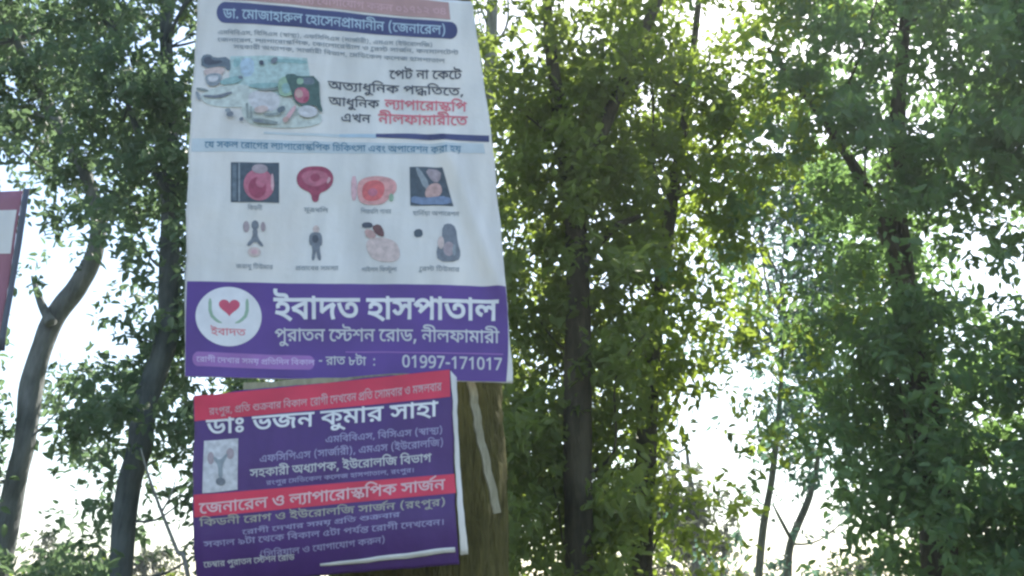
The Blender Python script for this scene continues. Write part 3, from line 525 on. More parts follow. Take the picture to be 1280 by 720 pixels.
78: [[553,295,548,226,532,165,506,113,466,73,414,48,347,39,295,44,246,58,201,84,160,124,122,183,87,262,56,363,29,490,105,510,136,376,168,274,203,200,244,152,289,124,342,115,388,121,422,139,447,167,463,204,472,247,475,295,471,353,458,404,438,447,412,480,381,501,347,508,324,505,306,495,296,479,292,458,293,442,296,426,302,409,311,390,231,369,220,394,213,420,208,444,207,467,212,505,228,534,250,554,278,568,308,576,337,579,402,569,455,540,497,496,528,438,547,370]],
79: [[296,0,195,12,122,47,77,101,62,170,72,222,102,266,154,304,229,337,229,312,181,335,142,358,112,380,90,406,78,436,74,471,80,510,100,546,131,577,173,601,226,617,290,622,366,617,425,600,468,576,497,546,514,511,519,476,514,437,499,406,476,379,445,357,409,338,368,321,365,341,434,311,486,276,519,231,530,171,515,96,470,43,396,11], [296,71,365,78,413,99,441,132,450,173,444,203,428,228,402,250,370,268,333,282,296,292,229,270,182,243,153,210,143,169,153,131,182,100,229,78], [297,363,331,374,364,387,393,404,417,424,433,446,438,471,429,504,401,529,355,546,291,551,257,549,224,542,196,531,174,516,159,496,154,471,162,437,188,408,232,384]],
80: [[313,0,241,7,177,29,124,65,83,114,58,175,49,248,60,325,94,394,147,459,220,518,310,575,414,629,453,575,444,562,438,548,435,534,434,519,440,493,458,472,484,459,518,455,529,455,566,400,514,370,471,341,437,313,412,284,397,254,392,221,397,194,413,168,443,150,492,144,502,144,512,144,528,146,561,61,508,35,448,16,382,4], [320,71,350,72,374,74,396,76,416,80,437,85,460,91,395,105,350,134,325,174,316,222,320,260,334,294,356,328,386,360,426,392,475,426,473,401,441,408,414,420,394,438,379,459,370,482,367,507,368,518,369,528,372,538,375,547,384,533,314,494,252,450,201,403,162,352,138,297,130,238,137,182,158,139,190,107,230,86,274,75]],
82: [[382,301,432,286,391,269,350,258,308,250,268,248,182,259,120,292,82,343,70,411,75,454,89,494,111,530,140,561,175,587,214,606,255,618,297,622,332,620,363,613,391,601,415,584,433,563,447,538,456,504,459,455,459,143,460,121,464,104,472,92,484,84,502,79,528,77,520,0,473,5,436,15,411,31,394,54,385,85,382,122], [266,322,305,324,339,330,371,341,404,357,382,338,382,439,381,472,378,496,372,515,361,530,350,540,336,546,318,550,297,551,271,548,245,540,220,527,198,510,179,488,164,464,154,436,151,406,159,366,182,340,219,326]],
83: [[237,0,201,3,172,11,150,23,132,38,116,58,102,83,94,117,91,164,91,481,90,503,86,520,79,532,66,540,48,545,22,547,31,624,66,622,94,616,118,607,136,595,150,578,160,556,165,531,167,501,167,355,197,364,226,370,250,374,269,375,281,375,294,374,307,372,318,370,345,364,366,362,387,360,408,360,443,363,470,371,494,388,514,418,586,383,571,353,551,330,528,313,501,301,472,294,442,292,432,292,422,293,410,294,398,297,418,312,431,291,440,266,446,240,448,213,441,152,420,99,386,57,344,26,293,6], [238,71,269,74,296,84,318,98,336,116,351,138,361,162,367,187,369,212,365,245,354,269,338,286,318,296,297,302,274,304,243,302,216,298,191,291,167,281,167,168,168,139,172,118,178,102,184,92,193,84,204,78,218,73]],
84: [[174,315,218,311,256,298,288,278,312,250,328,218,333,181,330,145,320,114,302,88,278,62,275,72,359,88,422,117,463,159,476,214,472,248,460,278,436,304,400,328,346,352,274,375,193,400,130,423,86,446,56,472,40,501,35,536,38,559,46,582,61,606,83,631,146,596,133,582,125,570,120,558,119,547,120,534,124,523,133,512,148,502,171,490,204,478,247,464,304,447,376,424,434,400,478,373,510,346,534,317,548,286,556,252,558,216,551,160,529,114,495,76,450,47,396,26,334,11,267,3,197,0,183,0,161,68,201,86,232,108,251,135,257,169,252,200,236,224,211,240,175,245,144,242,124,231,112,215,108,196,109,186,111,174,114,162,119,152,44,135,37,153,32,170,28,188,27,207,31,237,44,264,65,285,94,302,130,312]],
131: [[-254,707,72,917,110,860,-209,644]],
133: [[-95,67,-95,-268,-172,-268,-210,-233,-248,-205,-289,-184,-331,-167,-375,-154,-422,-145,-458,-65,-418,-42,-372,-18,-322,6,-270,29,-220,50,-172,67], [-172,-5,-206,-18,-243,-34,-281,-51,-318,-68,-351,-84,-379,-99,-368,-91,-314,-106,-262,-126,-214,-152,-169,-187,-170,-169,-171,-148,-172,-128,-172,-113]],
202: [[265,622,265,551,195,551,255,573,219,542,193,514,176,487,165,460,160,430,158,395,160,361,166,325,174,287,182,248,189,208,191,166,189,131,183,96,172,64,154,34,128,8,92,-16,47,-36,-10,-52,-31,17,25,34,64,54,89,79,104,106,111,136,113,168,111,208,105,246,97,284,88,321,82,358,80,393,82,429,87,460,96,488,111,514,131,542,157,572,172,551,-10,551,-10,622]],
203: [[940,622,940,551,-10,551,-10,622], [471,528,506,526,534,521,557,512,577,500,596,482,609,460,617,430,620,389,620,379,620,366,620,352,619,338,617,324,620,306,620,0,543,0,530,39,511,66,484,82,450,87,417,86,387,83,357,79,326,74,292,71,252,70,220,72,185,77,150,87,118,104,89,128,66,161,51,205,46,262,47,285,49,309,52,332,56,353,133,341,129,325,126,308,125,289,124,265,129,218,144,185,166,164,194,152,223,146,251,144,286,145,317,148,346,153,374,157,402,160,432,161,467,158,496,148,522,132,543,106,543,382,542,405,538,422,533,434,524,443,515,449,504,454,489,456,471,457,442,454,416,446,391,433,370,417,352,399,338,380,329,359,326,340,328,326,335,313,350,304,377,301,390,301,402,302,412,303,422,305,429,234,417,231,402,228,384,227,362,226,320,232,282,251,256,284,247,333,251,366,264,400,286,434,314,464,347,490,385,510,426,524], [759,425,814,416,857,390,885,351,894,301,891,270,882,239,864,209,835,181,794,156,738,135,714,207,758,222,791,241,812,264,819,293,814,323,799,342,778,352,753,356,717,348,682,326,650,290,620,242,577,279,617,344,660,390,707,416]],
219: [[471,528,506,526,534,521,557,512,577,500,596,482,609,460,617,430,620,389,620,0,543,0,530,39,511,66,484,82,450,87,417,86,387,83,357,79,326,74,292,71,252,70,220,72,185,77,150,87,118,104,89,128,66,161,51,205,46,262,47,285,49,309,52,332,56,353,133,341,129,325,126,308,125,289,124,265,129,218,144,185,166,164,194,152,223,146,251,144,286,145,317,148,346,153,374,157,402,160,432,161,465,158,496,148,522,132,543,106,543,382,542,405,538,422,533,434,524,443,515,449,504,454,489,456,471,457,442,454,416,446,391,433,370,417,352,399,338,380,329,359,326,340,328,326,335,313,350,304,377,301,390,301,402,302,412,303,422,305,429,234,417,231,402,228,384,227,362,226,320,232,282,251,256,284,247,333,251,366,264,400,286,434,314,464,347,490,385,510,426,524], [725,622,725,551,-10,551,-10,622]],
224: [[765,622,765,551,660,551,660,0,583,0,583,396,605,332,566,388,530,434,497,473,466,504,435,527,404,544,372,553,337,556,299,552,264,541,233,524,205,501,179,475,155,447,147,445,163,454,178,460,195,464,213,465,264,457,298,434,318,398,325,356,325,345,324,335,323,326,304,326,316,339,327,351,338,363,350,375,363,387,376,400,500,516,549,463,265,195,206,250,288,328,252,285,222,262,236,280,248,298,255,319,258,343,254,366,243,383,224,394,199,398,183,397,168,394,153,388,137,380,61,452,102,502,143,544,186,580,231,606,279,623,330,629,383,624,430,608,474,582,518,546,561,499,606,441,588,446,586,471,584,498,583,527,583,558,583,688,636,688,659,622], [660,-43,585,-43,574,-16,560,6,543,22,523,34,500,41,475,43,424,41,374,34,324,28,269,26,232,28,194,33,156,43,121,59,90,82,66,115,50,158,45,212,46,229,47,248,50,268,54,287,131,277,128,264,125,248,124,230,123,211,127,174,140,145,162,124,191,109,227,101,269,98,316,100,362,106,409,113,458,115,494,112,528,102,558,86,583,61,583,151,660,151]],
234: [[500,300,436,309,384,338,342,381,312,437,324,439,315,407,302,375,284,346,260,322,232,305,197,300,169,303,142,310,117,325,92,346,65,377,37,417,98,453,124,413,146,390,165,380,186,376,209,380,228,392,245,414,258,446,267,491,271,551,340,551,349,515,361,482,376,451,394,424,415,402,440,385,468,374,501,371,532,376,554,390,568,412,573,442,568,479,552,514,530,547,503,575,583,591,599,575,614,554,629,530,640,504,648,474,650,442,640,382,610,338,562,309], [727,622,727,551,-10,551,-10,622], [614,-43,539,-43,522,-5,498,22,464,38,422,43,393,42,365,39,337,35,308,30,276,27,242,26,211,28,179,34,148,44,120,58,96,79,77,106,65,140,61,182,62,201,64,219,66,235,70,248,147,238,144,225,141,212,140,199,139,185,142,156,152,133,168,117,188,106,212,100,239,98,272,99,299,102,324,107,348,111,375,114,404,115,443,112,480,103,511,86,537,61,537,323,614,358]],
269: [[397,306,365,308,336,312,311,320,286,332,261,347,234,365,212,381,195,392,180,397,164,399,148,397,135,390,127,379,124,363,126,348,134,334,146,321,160,308,105,253,81,277,60,304,47,335,42,369,46,401,58,426,78,445,102,459,129,467,157,470,180,468,202,462,222,453,242,442,260,430,278,418,309,398,335,383,360,374,389,371,421,375,444,388,458,410,463,442,458,479,443,514,420,547,393,575,472,591,488,575,504,554,518,530,530,504,537,474,540,442,536,401,522,367,501,341,473,322,438,310], [87,601,133,589,188,561,222,530,239,492,245,442,244,424,243,414,241,405,165,407,167,418,168,427,168,444,162,482,144,514,112,540,65,556], [-10,551,-10,622,623,622,623,551], [514,369,514,0,437,0,403,37,368,68,329,95,288,116,241,134,189,148,154,226,215,263,280,298,352,329,437,358], [437,303,401,287,364,269,328,250,292,230,260,211,230,193,236,202,298,180,352,154,400,123,440,88,439,106,438,127,437,147,437,162]],
275: [[495,303,432,312,382,338,343,380,312,437,324,439,315,407,302,375,284,346,260,322,232,305,197,300,169,303,142,310,117,325,92,346,65,377,37,417,98,453,124,413,146,390,165,380,186,376,209,380,228,392,245,414,258,446,267,491,271,551,340,551,349,515,361,482,376,451,394,424,415,402,440,385,468,374,501,371,532,376,554,390,568,412,573,442,568,479,552,514,530,547,503,575,583,591,599,575,614,554,629,530,640,504,648,474,650,442,640,381,609,338,560,312], [730,622,730,551,-10,551,-10,622], [620,369,620,0,543,0,509,37,474,68,435,95,394,116,347,134,295,148,260,226,323,264,392,302,466,336,543,363], [543,303,507,287,470,269,434,250,398,230,366,211,336,193,342,202,404,180,458,154,506,123,546,88,545,106,544,127,543,147,543,162]],
285: [[438,-12,358,-2,298,28,262,73,250,129,254,165,265,196,282,226,301,256,331,303,342,321,350,336,356,351,360,366,361,385,362,408,362,493,362,507,362,555,439,555,439,404,438,376,435,352,430,330,422,310,412,290,398,269,376,235,359,208,346,187,337,170,331,156,328,142,327,127,331,104,343,86,362,73,386,65,413,60,442,59,481,62,514,70,542,84,562,100,574,119,578,139,576,152,572,162,564,172,552,181,604,236,628,217,646,197,656,174,659,147,652,106,632,68,600,36,557,10,503,-6], [382,446,339,433,294,418,248,400,203,382,159,362,118,342,111,356,175,342,232,320,282,292,326,258,287,210,257,231,224,249,189,264,152,277,114,286,74,292,37,382,93,410,152,438,212,463,272,486,329,505,381,519], [543,246,528,246,513,248,500,249,489,250,494,320,508,318,518,318,529,318,555,321,570,328,577,340,579,354,575,375,562,394,541,412,512,427,473,440,426,449,426,521,496,505,554,482,598,455,630,422,649,385,655,344,652,318,642,295,626,275,604,260,577,249], [-10,551,-10,622,732,622,732,551], [550,622,545,657,530,681,506,694,470,699,331,699,273,701,230,708,198,720,170,736,146,759,130,788,119,821,116,859,116,872,118,884,119,898,121,912,195,907,193,897,192,888,191,879,191,869,192,848,196,830,201,814,210,802,227,788,250,778,283,773,326,771,449,771,496,769,533,763,562,752,586,734,601,715,612,690,619,660,622,622]],
307: [[224,87,189,93,156,110,124,139,94,181,152,218,171,192,186,175,202,166,220,163,239,166,255,176,272,193,295,219,308,238,315,256,319,273,320,289,316,328,306,362,289,390,266,410,238,423,204,427,177,424,158,414,146,398,142,377,143,366,145,355,148,344,152,333,80,316,72,336,66,356,64,374,63,389,68,423,83,450,106,471,135,485,168,493,202,496,256,490,302,471,339,440,366,398,383,344,389,280,389,269,388,258,387,240,339,268,368,307,402,342,442,372,489,398,544,420,609,436,662,379,640,335,623,288,612,241,609,192,611,146,618,102,630,56,644,10,569,-7,554,46,542,98,534,152,531,206,534,246,542,287,554,328,572,368,599,362,562,353,524,340,485,319,448,292,410,256,374,209,345,168,321,137,299,114,277,98,253,90], [70,601,116,589,164,566,198,539,218,507,227,468,148,465,138,495,118,522,88,542,46,556], [482,431,420,440,368,469,325,514,292,574,374,588,388,553,405,528,424,511,443,501,462,496,481,494,512,498,533,510,545,528,549,549,547,565,540,578,531,589,521,597,608,606,615,593,620,580,623,564,624,548,619,512,605,482,583,460,554,444,519,434], [736,622,736,551,592,551,581,551,357,551,345,551,-10,551,-10,622]],
339: [[486,528,553,519,603,493,634,451,644,396,638,354,620,318,591,285,554,257,508,233,457,212,427,282,485,304,528,327,555,356,564,393,559,420,544,440,519,453,483,457,450,454,418,447,390,436,364,422,344,406,328,389,317,373,314,358,316,346,324,336,338,328,364,322,344,248,296,262,262,284,242,313,235,350,240,383,256,414,280,445,311,472,349,495,392,513,438,524], [654,170,639,99,594,46,524,11,432,0,368,6,306,22,248,51,194,92,145,149,101,221,62,310,28,417,104,440,142,323,186,231,235,162,292,114,357,85,433,76,489,82,534,99,563,129,573,172,567,204,548,230,520,252,485,268,565,303,603,278,631,246,648,210], [733,622,733,551,-10,551,-10,622]],
350: [[789,622,789,551,159,551,159,253,145,273,211,337,289,394,378,445,475,486,522,439,522,228,445,197,445,431,465,405,409,380,354,349,300,314,248,273,195,227,141,175,82,215,82,551,-10,551,-10,622], [703,69,704,32,709,-4,716,-41,727,-81,658,-98,646,-53,637,-9,631,34,629,75,630,114,634,150,641,188,653,229,655,213,620,203,583,192,545,179,510,166,490,161,419,135,352,108,292,79,238,52,249,60,303,45,354,25,402,-1,448,-36,447,-18,446,3,445,23,445,38,445,162,522,189,522,-117,445,-117,407,-82,368,-54,328,-32,286,-16,242,-4,195,6,159,85,205,111,254,136,305,160,360,184,416,206,474,228,500,235,546,252,592,267,638,281,681,292,735,237,720,194,710,151,705,109]],
357: [[507,304,474,306,446,311,420,320,396,334,370,353,341,377,319,396,302,408,288,415,273,417,258,414,244,406,233,393,230,375,233,358,242,342,255,325,272,308,217,253,190,281,168,310,153,343,148,380,152,414,165,441,184,462,208,477,235,486,261,489,299,485,331,474,361,455,392,429,424,402,450,384,475,374,504,371,533,375,555,388,569,410,574,442,569,479,554,514,531,547,504,575,583,591,599,575,614,554,629,530,640,504,648,474,651,442,647,401,635,366,615,340,588,320,552,308], [731,622,731,551,-10,551,-10,622], [421,-55,337,-47,260,-22,191,20,128,84,72,172,24,284,99,307,136,218,178,146,226,91,281,52,344,28,417,20,494,28,544,54,572,93,581,143,578,174,568,201,553,223,532,240,504,250,472,254,450,252,433,246,420,237,410,224,405,210,403,194,404,185,406,174,408,161,412,149,337,135,332,153,328,172,325,190,324,206,329,240,344,268,367,290,397,306,431,316,468,319,525,313,572,294,609,266,636,230,652,187,657,140,650,85,630,37,597,-2,550,-31,492,-49]],
370: [[192,471,235,467,273,456,308,439,340,416,370,389,400,358,399,268,355,319,306,361,256,390,207,399,176,395,151,382,134,361,128,331,133,306,146,285,170,267,202,250,165,179,115,207,78,243,54,286,46,334,52,377,68,411,93,437,124,456,157,467], [858,622,858,551,452,551,452,205,453,168,457,143,462,128,469,117,492,101,524,96,562,101,598,115,631,136,659,162,685,194,704,228,715,263,719,299,715,327,703,348,682,360,650,364,638,364,624,362,610,360,597,357,586,428,605,432,626,436,647,438,669,439,704,436,735,425,761,407,780,381,793,346,797,303,790,245,768,188,735,137,695,95,656,66,614,44,569,29,519,24,485,27,456,35,431,48,412,63,397,84,386,109,378,143,375,191,375,337,379,363,377,383,376,402,375,423,375,444,375,551,-10,551,-10,622], [675,622,670,657,656,681,631,694,595,699,501,699,443,701,400,708,368,720,340,736,316,759,300,788,289,821,286,859,286,872,288,884,289,898,291,912,365,907,363,897,362,888,361,879,361,869,362,848,366,830,371,814,380,802,397,788,420,778,453,773,496,771,574,771,622,769,658,763,687,752,711,734,726,715,737,690,744,660,747,622]],
431: [[500,310,436,318,384,342,342,381,312,437,324,439,315,407,302,375,284,346,260,322,232,305,197,300,169,303,142,310,117,325,92,346,65,377,37,417,98,453,124,413,146,390,165,380,186,376,209,380,228,392,245,414,258,446,267,491,271,551,340,551,349,515,361,482,376,451,394,424,415,402,440,385,468,374,501,371,532,376,554,390,568,412,573,442,568,479,552,514,530,547,503,575,583,591,599,575,614,554,629,530,640,504,648,474,650,442,640,384,610,342,562,318], [823,622,823,551,-10,551,-10,622], [546,352,546,318,605,310,660,291,709,264,747,230,772,187,780,136,772,92,749,54,710,28,656,20,643,20,630,22,616,23,604,25,608,95,620,94,637,93,671,97,690,108,700,124,703,143,693,180,664,212,614,239,545,256,546,-43,469,-43,436,-2,396,32,351,61,300,84,247,100,191,109,154,199,236,238,320,273,405,302,489,323,469,286,469,342], [469,285,493,256,428,237,359,212,292,185,233,159,227,172,302,154,368,126,425,90,473,50,472,68,470,89,469,109,469,125]],
434: [[188,127,162,130,136,138,112,153,88,174,62,205,35,244,96,281,121,241,141,218,160,207,180,203,197,206,212,214,229,228,246,250,266,281,289,321,312,354,338,401,362,430,387,444,415,449,446,444,474,430,503,407,536,374,539,343,532,292,504,327,480,353,457,370,436,375,422,373,410,367,397,355,383,336,366,308,343,268,317,223,294,188,271,160,248,142,220,131], [271,271,261,332,250,379,236,414,214,441,184,461,146,476,98,486,38,495,53,571,107,551,159,541,202,528,236,512,264,492,284,466,299,436,309,400,315,356], [993,622,993,551,588,551,588,205,589,168,593,143,598,128,605,117,628,101,659,96,698,101,734,115,767,136,795,162,821,194,840,228,851,263,855,299,851,327,839,348,818,360,786,364,774,364,760,362,746,360,733,357,722,428,741,432,762,436,783,438,805,439,840,436,871,425,897,407,916,381,929,346,933,303,926,245,904,188,871,137,831,95,792,66,750,44,705,29,655,24,621,27,592,35,567,48,548,63,533,84,522,109,514,143,511,191,511,337,515,373,513,392,512,412,511,433,511,458,511,551,-10,551,-10,622], [811,622,806,657,792,681,767,694,731,699,637,699,579,701,536,708,504,720,476,736,452,759,436,788,425,821,422,859,422,872,424,884,425,898,427,912,501,907,499,897,498,888,497,879,497,869,498,848,502,830,507,814,516,802,533,788,556,778,589,773,632,771,710,771,758,769,794,763,823,752,847,734,862,715,873,690,880,660,883,622]],
437: [[500,305,436,314,384,339,342,380,312,437,324,439,315,407,302,375,284,346,260,322,232,305,197,300,169,303,142,310,117,325,92,346,65,377,37,417,98,453,124,413,146,390,165,380,186,376,209,380,228,392,245,414,258,446,267,491,271,551,340,551,349,515,361,482,376,451,394,424,415,402,440,385,468,374,501,371,532,376,554,390,568,412,573,442,568,479,552,514,530,547,503,575,583,591,599,575,614,554,629,530,640,504,648,474,650,442,640,381,610,338,562,313], [731,622,731,551,-10,551,-10,622], [455,319,505,316,547,305,581,289,608,268,628,245,642,220,649,194,652,169,649,137,640,109,624,85,602,64,576,48,544,34,508,25,466,18,469,43,507,32,546,19,585,3,624,-16,664,-36,703,-60,667,-117,620,-87,573,-62,527,-40,480,-21,433,-5,385,8,335,20,282,30,295,100,327,91,358,86,390,82,425,81,495,87,541,104,566,132,575,168,567,205,544,232,509,249,464,255,427,251,403,240,390,223,385,200,387,184,389,176,318,154,314,168,310,184,308,199,307,213,312,244,326,270,348,291,378,306,414,316]],
454: [[813,622,813,551,501,551,501,288,498,274,500,255,500,235,501,215,501,195,501,0,424,0,388,58,342,110,285,157,221,196,151,225,76,243,37,339,135,394,236,444,340,488,447,524,424,482,424,551,-10,551,-10,622], [424,474,445,446,367,418,285,384,204,346,130,304,186,288,245,263,304,230,358,190,404,142,438,88,427,111,426,134,424,159,424,189], [638,164,602,168,568,179,536,199,508,228,483,267,461,317,498,385,514,337,532,298,553,269,576,249,601,237,628,233,650,237,671,248,686,267,691,298,689,318,682,337,670,354,652,368,627,380,595,389,610,463,650,452,688,434,720,411,745,381,762,344,767,299,758,244,732,201,691,173], [185,-6,162,-2,142,10,129,28,125,52,129,76,142,95,162,108,185,112,208,108,228,95,241,76,245,52,241,28,228,10,208,-2]],
456: [[440,629,477,624,508,610,536,584,562,542,616,608,677,622,707,594,733,560,751,519,757,471,751,421,732,376,703,337,665,303,619,274,566,250,535,323,595,350,642,382,671,420,681,470,678,495,670,518,655,540,633,559,682,581,582,459,521,457,509,502,492,532,468,550,439,556,422,554,406,548,393,539,382,526,376,510,374,490,380,461,398,438,430,422,476,416,471,339,421,347,382,364,352,387,331,418,319,453,315,493,319,536,332,570,353,596,378,614,408,625], [207,629,242,625,275,614,304,594,328,565,343,527,348,480,344,445,332,411,312,381,282,358,244,342,196,337,189,414,238,420,268,438,284,462,289,486,284,515,268,538,241,551,203,556,186,555,172,553,157,550,141,545,133,620,153,624,171,627,188,628], [519,32,414,43,316,75,226,131,148,213,82,323,28,464,102,487,150,366,205,270,269,197,342,147,424,118,517,108,586,115,640,134,675,169,687,218,680,256,661,286,632,311,596,330,677,363,716,335,745,300,762,259,768,212,760,161,738,118,702,82,652,54,591,38]],
593: [[256,-135,192,-32,147,83,120,206,111,332,120,458,147,580,192,692,256,792,337,792,278,689,234,575,206,454,197,331,206,206,232,85,277,-30,338,-135]],
594: [[82,-135,142,-32,186,80,213,200,222,325,213,451,186,572,142,686,81,792,163,792,227,690,272,574,299,450,308,324,299,198,272,78,227,-35,163,-135]],
597: [[190,116,197,105,187,69,174,32,160,-6,146,-44,130,-82,113,-119,46,-119,60,-59,74,2,85,62,93,116]],
598: [[49,338,291,338,291,256,49,256]],
599: [[72,54,76,86,90,106,110,117,133,121,157,117,178,106,191,86,196,54,191,23,178,2,157,-10,133,-14,110,-10,90,2,76,23]],
601: [[275,-10,175,14,104,88,62,204,48,358,54,466,70,556,100,628,143,682,201,714,275,725,376,701,448,628,490,513,504,358,498,251,482,160,452,88,408,34,350,1], [275,66,339,84,382,138,406,229,414,358,406,486,382,576,339,631,275,649,211,631,169,576,146,486,138,358,146,230,169,139,211,84]],
602: [[261,0,261,446,261,475,262,506,263,538,264,570,265,598,265,622,250,607,238,594,224,582,206,567,134,508,87,568,274,714,347,714,347,0]],
608: [[412,633,44,633,44,714,503,714,503,643,232,0,137,0]],
610: [[190,-10,170,-9,147,-8,125,-5,106,-1,106,75,124,70,144,66,166,64,187,63,247,69,296,86,334,113,363,148,384,191,398,240,407,294,411,350,390,328,372,308,349,291,322,278,291,270,255,267,198,273,148,292,107,324,77,366,58,420,52,484,59,554,78,612,111,660,154,695,207,717,269,724,332,716,388,690,435,647,471,586,494,507,502,409,500,348,494,288,484,229,467,174,443,123,412,78,372,42,322,14,262,-4], [267,337,308,342,344,356,373,379,395,406,408,436,413,467,409,510,397,552,377,590,350,622,314,642,270,649,217,639,175,609,147,558,138,484,146,423,170,376,211,347]],
611: [[147,414,123,418,103,430,90,451,85,482,90,514,103,535,123,546,147,550,171,546,191,535,204,514,209,482,204,451,191,430,171,418], [147,-14,123,-10,103,2,90,23,85,54,90,86,103,107,123,118,147,122,171,118,191,107,204,86,209,54,204,23,191,2,171,-10]],
641: [[194,0,194,622,275,622,275,0]],
}
